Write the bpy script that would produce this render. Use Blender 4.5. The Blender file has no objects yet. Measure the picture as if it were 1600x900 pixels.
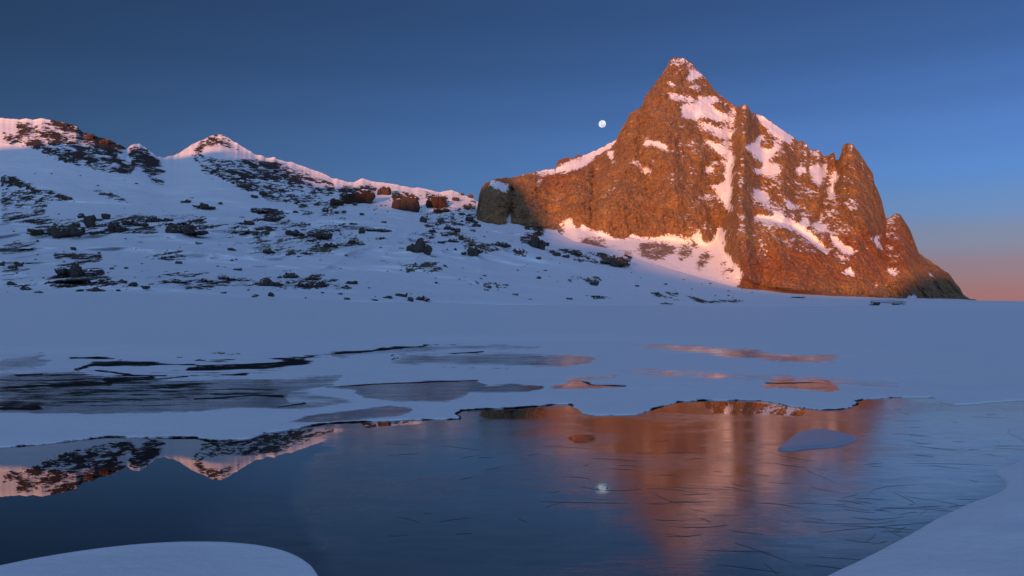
import bpy, math, random
import numpy as np
from mathutils import Vector

# ------------------------------------------------------------------ camera, sky, sun, exposure
F = 1245.0            # focal length in photo pixels (1600 wide), from the moon's half degree
HY = 478.0            # photo row of the horizon, from the moon and its mirror image
EYE = 2.0             # camera above the water, metres
scene = bpy.context.scene
col = scene.collection
cd = bpy.data.cameras.new('camera')
cam = bpy.data.objects.new('camera', cd)
col.objects.link(cam)
cam.location = (0, 0, EYE)
cam.rotation_euler = (math.radians(90), 0, 0)
cd.sensor_width = 36.0
cd.lens = 36.0 * F / 1600.0
cd.shift_y = (HY - 450.0) / 1600.0
cd.clip_start = 0.1
cd.clip_end = 30000
scene.camera = cam

SUN_AZ = math.radians(24)      # heading of the light, right of the view axis
SUN_EL = math.radians(4.0)
w = bpy.data.worlds.new('World')
scene.world = w
w.use_nodes = True
nt = w.node_tree
nt.nodes.clear()
N = nt.nodes.new
L = nt.links.new
sky = N('ShaderNodeTexSky')
sky.sky_type = 'NISHITA'
sky.sun_disc = False
sky.sun_elevation = math.radians(5.0)
sky.sun_rotation = SUN_AZ + math.pi
sky.altitude = 2200
sky.air_density = 1.0
sky.dust_density = 0.3
sky.ozone_density = 3.0
tc = N('ShaderNodeTexCoord')
sep = N('ShaderNodeSeparateXYZ')
L(tc.outputs['Generated'], sep.inputs[0])
# clear-air colour by elevation: earth-shadow pink low down, deep blue above
ramp = N('ShaderNodeValToRGB')
cr = ramp.color_ramp
cr.interpolation = 'EASE'
cr.elements[0].position = 0.0
cr.elements[0].color = (0.215, 0.030, 0.070, 1)
cr.elements[1].position = 1.0
cr.elements[1].color = (0.016, 0.038, 0.13, 1)
for p, c in ((0.015, (0.21, 0.032, 0.072)), (0.04, (0.185, 0.06, 0.10)), (0.075, (0.14, 0.115, 0.185)), (0.11, (0.088, 0.142, 0.31)),
             (0.15, (0.062, 0.142, 0.385)), (0.19, (0.053, 0.122, 0.355)), (0.235, (0.038, 0.09, 0.28)), (0.29, (0.024, 0.058, 0.19)),
             (0.35, (0.018, 0.042, 0.145)), (0.5, (0.016, 0.038, 0.13))):
    e = cr.elements.new(p)
    e.color = (*c, 1)
L(sep.outputs['Z'], ramp.inputs['Fac'])
# the sky darkens smoothly from one side to the other (polarised band)
side = N('ShaderNodeMapRange')
side.inputs['From Min'].default_value = -0.75
side.inputs['From Max'].default_value = 0.6
side.inputs['To Min'].default_value = 0.08
side.inputs['To Max'].default_value = 1.05
L(sep.outputs['X'], side.inputs['Value'])
mulc = N('ShaderNodeMixRGB')
mulc.blend_type = 'MULTIPLY'
mulc.inputs['Fac'].default_value = 1.0
L(ramp.outputs['Color'], mulc.inputs['Color1'])
L(side.outputs['Result'], mulc.inputs['Color2'])
# the half of the sky the sun is rising in is brighter than the half opposite it
dotn = N('ShaderNodeVectorMath')
dotn.operation = 'DOT_PRODUCT'
L(tc.outputs['Generated'], dotn.inputs[0])
dotn.inputs[1].default_value = (-math.sin(SUN_AZ), -math.cos(SUN_AZ), 0)
glow = N('ShaderNodeMapRange')
glow.interpolation_type = 'SMOOTHSTEP'
glow.inputs['From Min'].default_value = -0.50
glow.inputs['From Max'].default_value = 1.0
glow.inputs['To Min'].default_value = 0.785
glow.inputs['To Max'].default_value = 1.5
L(dotn.outputs['Value'], glow.inputs['Value'])
bg1 = N('ShaderNodeBackground')
bg1.inputs['Strength'].default_value = 0.0235
L(sky.outputs[0], bg1.inputs['Color'])
bg2 = N('ShaderNodeBackground')
L(glow.outputs['Result'], bg2.inputs['Strength'])
L(mulc.outputs[0], bg2.inputs['Color'])
addw = N('ShaderNodeAddShader')
L(bg1.outputs[0], addw.inputs[0])
L(bg2.outputs[0], addw.inputs[1])
dawn = N('ShaderNodeMapRange')          # pale dawn light spread over the sunrise half
dawn.interpolation_type = 'SMOOTHSTEP'
dawn.inputs['From Min'].default_value = -0.50
dawn.inputs['From Max'].default_value = 1.0
dawn.inputs['To Min'].default_value = 0.0
dawn.inputs['To Max'].default_value = 1.0
L(dotn.outputs['Value'], dawn.inputs['Value'])
bg3 = N('ShaderNodeBackground')
bg3.inputs['Color'].default_value = (0.185, 0.275, 0.42, 1)
L(dawn.outputs['Result'], bg3.inputs['Strength'])
addx = N('ShaderNodeAddShader')
L(addw.outputs[0], addx.inputs[0])
L(bg3.outputs[0], addx.inputs[1])
wo = N('ShaderNodeOutputWorld')
L(addx.outputs[0], wo.inputs['Surface'])

sd = bpy.data.lights.new('sun', 'SUN')
sd.energy = 3.7
sd.angle = math.radians(0.5)
sd.color = (1.0, 0.345, 0.085)
sun = bpy.data.objects.new('sun', sd)
col.objects.link(sun)
SDIR = Vector((math.sin(SUN_AZ) * math.cos(SUN_EL), math.cos(SUN_AZ) * math.cos(SUN_EL), -math.sin(SUN_EL)))
sun.rotation_euler = SDIR.to_track_quat('-Z', 'Y').to_euler()
sun.location = (-300, -900, 500)

vs = scene.view_settings
vs.view_transform = 'Standard'
vs.look = 'None'
vs.exposure = 0.55
vs.gamma = 1.0
vs.use_curve_mapping = False

rng = np.random.default_rng(7)
random.seed(7)


# ------------------------------------------------------------------ helpers
def hash3(ix, iy, iz, seed):
    h = (ix.astype(np.uint32) * np.uint32(374761393) + iy.astype(np.uint32) * np.uint32(668265263)
         + iz.astype(np.uint32) * np.uint32(2147483647) + np.uint32(seed * 1274126177 & 0xffffffff))
    h = (h ^ (h >> np.uint32(13))) * np.uint32(1274126177)
    h = (h ^ (h >> np.uint32(16))) * np.uint32(2246822519)
    h = h ^ (h >> np.uint32(15))
    return h.astype(np.float64) / 4294967295.0


def vnoise(x, y, z, seed=0):
    x, y, z = np.broadcast_arrays(np.asarray(x, float), np.asarray(y, float), np.asarray(z, float))
    fx, fy, fz = np.floor(x), np.floor(y), np.floor(z)
    tx, ty, tz = x - fx, y - fy, z - fz
    tx = tx * tx * tx * (tx * (tx * 6 - 15) + 10)
    ty = ty * ty * ty * (ty * (ty * 6 - 15) + 10)
    tz = tz * tz * tz * (tz * (tz * 6 - 15) + 10)
    ix, iy, iz = fx.astype(np.int64), fy.astype(np.int64), fz.astype(np.int64)
    out = 0
    for dz in (0, 1):
        wz = tz if dz else 1 - tz
        for dy in (0, 1):
            wy = ty if dy else 1 - ty
            for dx in (0, 1):
                wx = tx if dx else 1 - tx
                out = out + hash3(ix + dx, iy + dy, iz + dz, seed) * wx * wy * wz
    return out * 2 - 1


def fbm(x, y, z, octv=4, seed=0, gain=0.5):
    a, s, tot = 1.0, 0.0, 0.0
    for o in range(octv):
        s = s + a * vnoise(x * 2.03 ** o + 17.3 * o, y * 2.03 ** o - 9.1 * o, z * 2.03 ** o + 3.7 * o, seed + o)
        tot += a
        a *= gain
    return s / tot


def ridged(x, y, z, octv=4, seed=0, gain=0.5):
    a, s, tot = 1.0, 0.0, 0.0
    for o in range(octv):
        n = 1 - 2 * np.abs(vnoise(x * 2.07 ** o + 7.7 * o, y * 2.07 ** o + 5.1 * o, z * 2.07 ** o - 2.3 * o, seed + o))
        s = s + a * n
        tot += a
        a *= gain
    return s / tot


def lerp_line(pts, x, k):
    p = sorted(pts)
    return np.interp(x, [q[0] for q in p], [q[k] for q in p])


def in_poly(px, py, poly):
    inside = np.zeros(px.shape, bool)
    n = len(poly)
    for i in range(n):
        x0, y0 = poly[i]
        x1, y1 = poly[(i + 1) % n]
        if y0 == y1:
            continue
        c = ((y0 > py) != (y1 > py)) & (px < (x1 - x0) * (py - y0) / (y1 - y0) + x0)
        inside ^= c
    return inside


def seg_dist(px, py, line, closed=False):
    d = np.full(px.shape, 1e9)
    n = len(line)
    for i in range(n if closed else n - 1):
        x0, y0 = line[i][:2]
        x1, y1 = line[(i + 1) % n][:2]
        vx, vy = x1 - x0, y1 - y0
        t = np.clip(((px - x0) * vx + (py - y0) * vy) / (vx * vx + vy * vy + 1e-9), 0, 1)
        d = np.minimum(d, np.hypot(px - x0 - t * vx, py - y0 - t * vy))
    return d


def blur(a, r):
    k = np.exp(-0.5 * (np.arange(-3 * r, 3 * r + 1) / max(r, 1e-6)) ** 2)
    k /= k.sum()
    p = np.pad(a, ((3 * r, 3 * r), (0, 0)), mode='edge')
    a = sum(k[i] * p[i:i + a.shape[0]] for i in range(len(k)))
    p = np.pad(a, ((0, 0), (3 * r, 3 * r)), mode='edge')
    return sum(k[i] * p[:, i:i + a.shape[1]] for i in range(len(k)))


# raster of photo coordinates, used for outlines of snow patches, rock bands, ice
OX, OY, RW, RH = -400, 60, 2400, 900
RXX, RYY = np.meshgrid(np.arange(OX, OX + RW) + 0.5, np.arange(OY, OY + RH) + 0.5)


def raster(polys):
    m = np.zeros((RH, RW))
    for poly in polys:
        val = 1.0
        if isinstance(poly, tuple) and isinstance(poly[0], (int, float)):
            val, poly = poly
        xs = [p[0] for p in poly]
        ys = [p[1] for p in poly]
        x0, x1 = max(0, int(min(xs)) - OX - 1), min(RW, int(max(xs)) - OX + 2)
        y0, y1 = max(0, int(min(ys)) - OY - 1), min(RH, int(max(ys)) - OY + 2)
        if x1 <= x0 or y1 <= y0:
            continue
        ins = in_poly(RXX[y0:y1, x0:x1], RYY[y0:y1, x0:x1], poly)
        m[y0:y1, x0:x1] = np.where(ins, np.maximum(m[y0:y1, x0:x1], val), m[y0:y1, x0:x1])
    return m


def sample(m, px, py):
    x = np.clip(px - OX - 0.5, 0, RW - 1.001)
    y = np.clip(py - OY - 0.5, 0, RH - 1.001)
    ix, iy = x.astype(int), y.astype(int)
    fx, fy = x - ix, y - iy
    return (m[iy, ix] * (1 - fx) * (1 - fy) + m[iy, ix + 1] * fx * (1 - fy)
            + m[iy + 1, ix] * (1 - fx) * fy + m[iy + 1, ix + 1] * fx * fy)


def grid_faces(nr, nc, keep=None):
    i = np.arange(nr - 1)[:, None] * nc + np.arange(nc - 1)[None, :]
    q = np.stack([i, i + 1, i + 1 + nc, i + nc], -1).reshape(-1, 4)
    if keep is not None:
        q = q[keep.reshape(-1)]
    return q


def mesh_np(name, verts, quads, mat=None, attrs=None, smooth=True):
    me = bpy.data.meshes.new(name)
    v = np.asarray(verts, np.float32).reshape(-1, 3)
    q = np.asarray(quads, np.int32)
    used = np.zeros(len(v), bool)
    used[q.reshape(-1)] = True
    if not used.all():
        idx = np.cumsum(used) - 1
        v = v[used]
        q = idx[q].astype(np.int32)
        if attrs:
            attrs = {k: np.asarray(a).reshape(-1)[used] for k, a in attrs.items()}
    k = q.shape[1]
    me.vertices.add(len(v))
    me.vertices.foreach_set('co', v.reshape(-1))
    me.loops.add(q.size)
    me.loops.foreach_set('vertex_index', q.reshape(-1))
    me.polygons.add(len(q))
    me.polygons.foreach_set('loop_start', np.arange(len(q), dtype=np.int32) * k)
    me.polygons.foreach_set('loop_total', np.full(len(q), k, np.int32))
    me.polygons.foreach_set('use_smooth', np.full(len(q), smooth, bool))
    me.update(calc_edges=True)
    if attrs:
        for nme, a in attrs.items():
            at = me.attributes.new(nme, 'FLOAT', 'POINT')
            at.data.foreach_set('value', np.asarray(a, np.float32).reshape(-1))
    if mat:
        me.materials.append(mat)
    return me


def link(name, me, parent=None, **props):
    o = bpy.data.objects.new(name, me)
    col.objects.link(o)
    if parent:
        o.parent = parent
    for k, v in props.items():
        o[k] = v
    return o


def world(px, py, d):
    return np.stack([(px - 800) / F * d, d, EYE + (HY - py) / F * d], -1)


# ------------------------------------------------------------------ materials
class Mat:
    def __init__(self, name):
        self.m = bpy.data.materials.new(name)
        self.m.use_nodes = True
        self.t = self.m.node_tree
        self.t.nodes.clear()
        self.out = self.n('ShaderNodeOutputMaterial')
        self.tc = self.n('ShaderNodeTexCoord')
        self.geo = self.n('ShaderNodeNewGeometry')

    def n(self, kind, **kw):
        nd = self.t.nodes.new(kind)
        for k, v in kw.items():
            setattr(nd, k, v)
        return nd

    def l(self, a, b):
        self.t.links.new(a, b)

    def val(self, sock, v):
        if hasattr(v, 'links') or isinstance(v, bpy.types.NodeSocket):
            self.l(v, sock)
        else:
            sock.default_value = v

    def attr(self, name):
        a = self.n('ShaderNodeAttribute')
        a.attribute_name = name
        return a.outputs['Fac']

    def coords(self, scale=(1, 1, 1), rot=(0, 0, 0), src=None):
        mp = self.n('ShaderNodeMapping')
        mp.inputs['Scale'].default_value = scale
        mp.inputs['Rotation'].default_value = rot
        self.l(src or self.geo.outputs['Position'], mp.inputs['Vector'])
        return mp.outputs[0]

    def noise(self, vec, scale=1.0, detail=5, rough=0.55, dist=0.0):
        nd = self.n('ShaderNodeTexNoise')
        nd.inputs['Scale'].default_value = scale
        nd.inputs['Detail'].default_value = detail
        nd.inputs['Roughness'].default_value = rough
        nd.inputs['Distortion'].default_value = dist
        self.l(vec, nd.inputs['Vector'])
        return nd.outputs['Fac']

    def math(self, op, a, b=0.0, c=None, clamp=False):
        nd = self.n('ShaderNodeMath', operation=op)
        nd.use_clamp = clamp
        self.val(nd.inputs[0], a)
        self.val(nd.inputs[1], b)
        if c is not None:
            self.val(nd.inputs[2], c)
        return nd.outputs[0]

    def mapr(self, v, a, b, c=0.0, d=1.0, smooth=True):
        nd = self.n('ShaderNodeMapRange')
        if smooth:
            nd.interpolation_type = 'SMOOTHSTEP'
        self.val(nd.inputs['Value'], v)
        for k, x in (('From Min', a), ('From Max', b), ('To Min', c), ('To Max', d)):
            self.val(nd.inputs[k], x)
        return nd.outputs['Result']

    def mix(self, f, a, b):
        nd = self.n('ShaderNodeMixRGB')
        self.val(nd.inputs['Fac'], f)
        for s, v in ((nd.inputs['Color1'], a), (nd.inputs['Color2'], b)):
            if isinstance(v, tuple):
                s.default_value = (*v, 1)
            else:
                self.l(v, s)
        return nd.outputs[0]

    def ramp(self, f, stops):
        nd = self.n('ShaderNodeValToRGB')
        e = nd.color_ramp.elements
        e[0].position, e[0].color = stops[0][0], (*stops[0][1], 1)
        e[1].position, e[1].color = stops[-1][0], (*stops[-1][1], 1)
        for p, c in stops[1:-1]:
            x = e.new(p)
            x.color = (*c, 1)
        self.l(f, nd.inputs['Fac'])
        return nd.outputs['Color']

    def bump(self, h, strength=0.5, dist=1.0, normal=None):
        nd = self.n('ShaderNodeBump')
        nd.inputs['Strength'].default_value = strength
        nd.inputs['Distance'].default_value = dist
        self.l(h, nd.inputs['Height'])
        if normal:
            self.l(normal, nd.inputs['Normal'])
        return nd.outputs[0]

    def bsdf(self, color, rough=0.8, spec=0.3, normal=None, ior=None):
        nd = self.n('ShaderNodeBsdfPrincipled')
        if isinstance(color, tuple):
            nd.inputs['Base Color'].default_value = (*color, 1)
        else:
            self.l(color, nd.inputs['Base Color'])
        self.val(nd.inputs['Roughness'], rough)
        nd.inputs['Specular IOR Level'].default_value = spec
        if ior:
            nd.inputs['IOR'].default_value = ior
        if normal:
            self.l(normal, nd.inputs['Normal'])
        return nd.outputs[0]

    def mixsh(self, f, a, b):
        nd = self.n('ShaderNodeMixShader')
        self.val(nd.inputs['Fac'], f)
        self.l(a, nd.inputs[1])
        self.l(b, nd.inputs[2])
        return nd.outputs[0]

    def done(self, sh):
        self.l(sh, self.out.inputs['Surface'])
        return self.m


SNOW = (0.80, 0.82, 0.85)


def peak_material():
    M = Mat('peak_rock_and_snow')
    p = M.coords()
    pv = M.coords((1, 1, 0.45))
    big = M.noise(pv, 0.022, 5, 0.6)
    mid = M.noise(pv, 0.11, 6, 0.65)
    fine = M.noise(p, 0.6, 5, 0.7)
    c = M.mix(big, (0.22, 0.115, 0.062), (0.45, 0.265, 0.13))
    c = M.mix(M.mapr(mid, 0.35, 0.72), c, (0.46, 0.275, 0.125))
    c = M.mix(M.mapr(M.noise(p, 0.045, 4, 0.6), 0.53, 0.68), c, (0.54, 0.315, 0.11))
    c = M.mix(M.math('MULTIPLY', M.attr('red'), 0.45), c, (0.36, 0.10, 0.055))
    c = M.mix(M.mapr(fine, 0.33, 0.58, 0.65, 0.0), c, (0.08, 0.045, 0.03))
    c = M.mix(M.mapr(M.noise(M.coords((1, 1, 0.35)), 0.25, 5, 0.75), 0.34, 0.48, 0.65, 0.0), c, (0.10, 0.05, 0.03))
    c = M.mix(M.math('MULTIPLY', M.attr('scree'), 0.85), c, M.mix(fine, (0.16, 0.12, 0.10), (0.34, 0.27, 0.23)))
    h = M.math('ADD', M.math('MULTIPLY', mid, 4.0), M.math('MULTIPLY', fine, 2.4))
    nrm = M.bump(h, 1.0, 1.2)
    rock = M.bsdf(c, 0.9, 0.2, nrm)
    sn = M.attr('snow')
    edge = M.math('ADD', M.math('MULTIPLY', M.math('SUBTRACT', M.noise(p, 0.35, 5, 0.75), 0.5), 2.2),
                  M.math('MULTIPLY', M.math('SUBTRACT', M.noise(p, 0.07, 4, 0.6), 0.5), 1.6))
    f = M.mapr(M.math('ADD', sn, edge), 0.50, 0.58)
    snow = M.bsdf(SNOW, 0.7, 0.2, M.bump(M.noise(p, 0.15, 5, 0.6), 0.4, 2.0))
    return M.done(M.mixsh(f, rock, snow))


def slope_material():
    M = Mat('snow_slope_and_rock')
    p = M.coords((1, 0.22, 1))
    fine = M.noise(p, 0.55, 6, 0.7)
    mid = M.noise(p, 0.09, 5, 0.6)
    c = M.mix(mid, (0.022, 0.018, 0.018), (0.085, 0.062, 0.052))
    c = M.mix(M.mapr(fine, 0.45, 0.8), c, (0.13, 0.095, 0.075))
    c = M.mix(M.attr('scrub'), c, M.mix(fine, (0.06, 0.05, 0.03), (0.17, 0.13, 0.08)))
    rock = M.bsdf(c, 0.95, 0.15, M.bump(M.math('ADD', M.math('MULTIPLY', fine, 1.0), M.math('MULTIPLY', mid, 4.0)), 0.9, 1.0))
    ripple = M.noise(M.coords((0.03, 0.12, 0.12)), 1.0, 6, 0.6)
    snow = M.bsdf(SNOW, 0.7, 0.2, M.bump(M.math('ADD', M.math('MULTIPLY', ripple, 2.0), M.math('MULTIPLY', mid, 2.0)), 0.35, 1.5))
    band = M.noise(M.coords((0.16, 0.03, 0.42), (0, 0.33, 0)), 1.0, 5, 0.7)
    edge = M.math('ADD', M.math('MULTIPLY', M.math('SUBTRACT', fine, 0.5), 1.3), M.math('MULTIPLY', M.math('MULTIPLY', M.math('SUBTRACT', band, 0.5), 2.2), M.mapr(M.attr('high'), 0, 1, 0.25, 1.0)))
    edge = M.math('MULTIPLY', edge, M.mapr(M.attr('rock'), 0.05, 0.35))
    f = M.mapr(M.math('ADD', M.attr('rock'), edge), 0.44, 0.52)
    return M.done(M.mixsh(f, snow, rock))


def ground_material():
    M = Mat('lake_shore_snow_and_bare_ice')
    p = M.coords()
    drift = M.noise(M.coords((0.22, 0.4, 1), (0, 0, 0.3)), 1.0, 6, 0.55)
    grain = M.noise(p, 9.0, 5, 0.7)
    fine = M.noise(p, 60.0, 3, 0.7)
    h = M.math('ADD', M.math('MULTIPLY', drift, 0.22), M.math('MULTIPLY', grain, 0.025))
    h = M.math('ADD', h, M.math('MULTIPLY', fine, 0.005))
    snow = M.bsdf(SNOW, 0.65, 0.25, M.bump(h, 0.6, 1.0))
    ice_n = M.noise(M.coords((0.5, 2.5, 1)), 1.0, 6, 0.65)
    frost = M.noise(M.coords((1.0, 4.0, 1)), 2.0, 5, 0.7)
    icec = M.mix(M.mapr(frost, 0.45, 0.8), (0.008, 0.010, 0.014), (0.15, 0.165, 0.20))
    ice = M.bsdf(icec, M.mapr(ice_n, 0.3, 0.7, 0.05, 0.22), 0.5, M.bump(frost, 0.05, 0.02), 1.32)
    edge = M.math('MULTIPLY', M.math('SUBTRACT', M.noise(M.coords((0.8, 2.2, 1)), 1.0, 7, 0.7), 0.5), 1.3)
    f = M.mapr(M.math('ADD', M.attr('bare'), edge), 0.30, 0.74)
    sh = M.mixsh(f, snow, ice)
    wet_and_shade = M.bsdf(M.mix(grain, (0.004, 0.004, 0.005), (0.02, 0.018, 0.017)), 0.8, 0.05)  # black of the wet channels and of the painted shade along the shelf rim
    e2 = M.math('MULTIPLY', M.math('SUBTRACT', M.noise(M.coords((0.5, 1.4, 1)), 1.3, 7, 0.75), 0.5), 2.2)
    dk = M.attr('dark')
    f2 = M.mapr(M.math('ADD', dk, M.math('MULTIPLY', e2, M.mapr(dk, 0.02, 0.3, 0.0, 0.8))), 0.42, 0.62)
    return M.done(M.mixsh(f2, sh, wet_and_shade))


def lake_material():
    M = Mat('lake_water_and_thin_ice')
    fr = M.mapr(M.math('ADD', M.attr('frost'), M.math('MULTIPLY', M.math('SUBTRACT', M.noise(M.coords((0.5, 1.0, 1)), 1.0, 6, 0.65), 0.5), 1.3)), 0.25, 0.75)
    streak = M.noise(M.coords((0.9, 3.6, 1), (0, 0, 0.25)), 2.2, 7, 0.7, 0.8)
    needle = M.noise(M.coords((1.0, 9.0, 1), (0, 0, -0.35)), 3.0, 5, 0.65, 1.2)
    scratch = M.mapr(M.math('ABSOLUTE', M.math('SUBTRACT', needle, 0.5)), 0.0, 0.035, 1.0, 0.0)
    patch = M.noise(M.coords((0.35, 0.8, 1)), 1.0, 5, 0.6, 0.5)
    scratch = M.math('MULTIPLY', scratch, M.mapr(patch, 0.45, 0.7))
    cloudy = M.mapr(patch, 0.3, 0.75)
    c = M.mix(M.math('MULTIPLY', fr, M.math('MULTIPLY', cloudy, 0.75)), (0.002, 0.004, 0.007), (0.030, 0.040, 0.055))
    c = M.mix(M.math('MULTIPLY', M.math('MULTIPLY', scratch, fr), 0.5), c, (0.012, 0.013, 0.016))
    cl = M.attr('cloud')
    cln = M.math('MULTIPLY', cl, M.mapr(streak, 0.25, 0.7, 0.35, 1.0))
    c = M.mix(cln, c, (0.80, 0.80, 0.76))  # frosted ice, with the bright sky reflection painted in as white
    c = M.mix(M.math('MULTIPLY', M.math('MULTIPLY', scratch, fr), 0.55), c, (0.012, 0.013, 0.016))
    rough = M.math('ADD', M.math('MULTIPLY', fr, M.mapr(streak, 0.3, 0.75, 0.03, 0.12)), M.math('MULTIPLY', cln, 0.12))
    h = M.math('ADD', M.math('MULTIPLY', streak, 0.010), M.math('MULTIPLY', scratch, 0.004))
    h = M.math('MULTIPLY', h, fr)
    nrm = M.bump(h, 0.10, 1.0)
    b = M.bsdf(c, rough, 0.5, nrm, 1.36)
    b.node.inputs['IOR'].default_value = 1.5
    M.l(M.mapr(fr, 0, 1, 1.6, 3.6, False), b.node.inputs['IOR'])
    b.node.inputs['Specular Tint'].default_value = (1.0, 0.92, 0.80, 1)
    return M.done(b)


def rock_material(name, a, b, snow_at=0.80):
    M = Mat(name)
    src = M.tc.outputs['Object']
    oi = M.n('ShaderNodeObjectInfo')
    p = M.coords()
    fine = M.noise(p, 0.9, 6, 0.7)
    mid = M.noise(p, 0.22, 4, 0.6)
    c = M.mix(M.mapr(fine, 0.3, 0.7), a, b)
    c = M.mix(M.math('MULTIPLY', oi.outputs['Random'], 0.5), c, (0.10, 0.085, 0.07))
    nrm = M.bump(M.math('ADD', fine, M.math('MULTIPLY', mid, 2.0)), 0.9, 0.8)
    rock = M.bsdf(c, 0.95, 0.15, nrm)
    sn = M.n('ShaderNodeSeparateXYZ')
    M.l(M.geo.outputs['Normal'], sn.inputs[0])
    k = M.math('ADD', sn.outputs['Z'], M.math('MULTIPLY', M.math('SUBTRACT', mid, 0.5), 1.2))
    f = M.mapr(k, snow_at, snow_at + 0.1)
    snow = M.bsdf(SNOW, 0.7, 0.2)
    return M.done(M.mixsh(f, rock, snow))


MAT_PEAK = peak_material()
MAT_SLOPE = slope_material()
MAT_GROUND = ground_material()
MAT_LAKE = lake_material()
MAT_ROCK = rock_material('dark_boulder_rock', (0.028, 0.024, 0.022), (0.12, 0.098, 0.082))
MAT_BUTT = rock_material('brown_buttress_rock', (0.022, 0.014, 0.011), (0.10, 0.05, 0.032), 0.80)
MAT_NEAR = rock_material('near_shore_stone', (0.012, 0.012, 0.012), (0.05, 0.045, 0.04), 1.2)

# ------------------------------------------------------------------ left mountains and the hillside below them
B_BASE = [(-500, 458, 260), (0, 458, 260), (200, 460, 270), (400, 466, 290), (600, 472, 310), (800, 476, 380),
          (1000, 477, 430), (1200, 477, 480), (1400, 478, 480), (1900, 478, 480)]
B_L1 = [(-500, 418, 380), (0, 418, 380), (200, 424, 380), (400, 430, 400), (600, 436, 400), (800, 442, 470),
        (1000, 456, 520), (1200, 470, 560), (1400, 473, 560), (1600, 474, 520), (1900, 474, 520)]
B_L2 = [(-500, 365, 560), (0, 365, 560), (200, 365, 560), (400, 380, 560), (600, 390, 560), (720, 385, 600),
        (800, 385, 660), (870, 392, 690), (1000, 416, 680), (1150, 450, 675), (1300, 464, 680), (1500, 470, 740),
        (1600, 472.5, 600), (1900, 472.5, 600)]
B_L3 = [(-500, 330, 720), (0, 330, 720), (200, 322, 760), (400, 330, 760), (600, 345, 760), (740, 350, 820),
        (860, 362, 815), (1000, 402, 730), (1150, 442, 710), (1300, 458, 720), (1500, 467, 800), (1600, 471.2, 700),
        (1900, 471.5, 700)]
B_SKY = [(-500, 230), (-200, 205), (-60, 186), (0, 184), (18, 185), (30, 187), (40, 184), (52, 187), (70, 185), (90, 188),
         (105, 194), (118, 196), (130, 207), (142, 210), (155, 214), (168, 216), (178, 222), (190, 228),
         (198, 232), (204, 227), (212, 225), (219, 224), (226, 230), (236, 238), (246, 244), (258, 245), (272, 242),
         (285, 235), (300, 227), (318, 218), (330, 212), (338, 210), (346, 211), (356, 215), (370, 223), (385, 233),
         (400, 241), (418, 246), (432, 247), (446, 252), (462, 255), (480, 261), (500, 269), (520, 278), (540, 284),
         (553, 284), (566, 279), (580, 284), (596, 285), (612, 287), (640, 292), (665, 296), (690, 299), (706, 296),
         (718, 302), (728, 306), (740, 312), (752, 318), (800, 330), (870, 350), (1000, 396), (1150, 438), (1300, 455), (1460, 464),
         (1510, 468), (1530, 469.5), (1600, 470.5), (1900, 471)]
B_SKYD = [(-500, 1100), (0, 1100), (200, 1080), (250, 1120), (340, 1200), (440, 1160), (540, 1080), (640, 1010),
          (745, 960), (800, 900), (870, 850), (1000, 760), (1150, 730), (1300, 750), (1500, 860), (1530, 850), (1600, 800), (1900, 800)]

ucols = np.arange(-420, 1830, 1.6)
NC = len(ucols)
NV = 300
vrow = np.linspace(0, 1, NV)
vrow = vrow ** 0.9
base_py = lerp_line(B_BASE, ucols, 1)
sky_py = lerp_line(B_SKY, ucols, 1)
jag = fbm(ucols * 0.11, 0, 0, 3, 31) * 2.0 * (ucols < 745)
sky_py = sky_py + jag
ksm = np.exp(-0.5 * (np.arange(-40, 41) / 14.0) ** 2)
ksm /= ksm.sum()
smsky = np.convolve(np.pad(sky_py, 40, mode='edge'), ksm, 'valid')
PYB = base_py[None, :] + (smsky - base_py)[None, :] * vrow[:, None] + (sky_py - smsky)[None, :] * vrow[:, None] ** 9
PXB = np.broadcast_to(ucols[None, :], PYB.shape).copy()
lines = [(lerp_line(q, ucols, 1), lerp_line(q, ucols, 2)) for q in (B_BASE, B_L1, B_L2, B_L3)]
lines.append((smsky - 3, lerp_line(B_SKYD, ucols, 1)))
DB = np.zeros_like(PYB)
for j in range(NC):
    ys = [l[0][j] for l in lines]
    ds = [l[1][j] for l in lines]
    for k in range(1, len(ys)):
        ys[k] = min(ys[k], ys[k - 1] - 0.05)
    DB[:, j] = np.interp(-PYB[:, j], [-y for y in ys], ds)
DB = blur(DB, 7)

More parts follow.
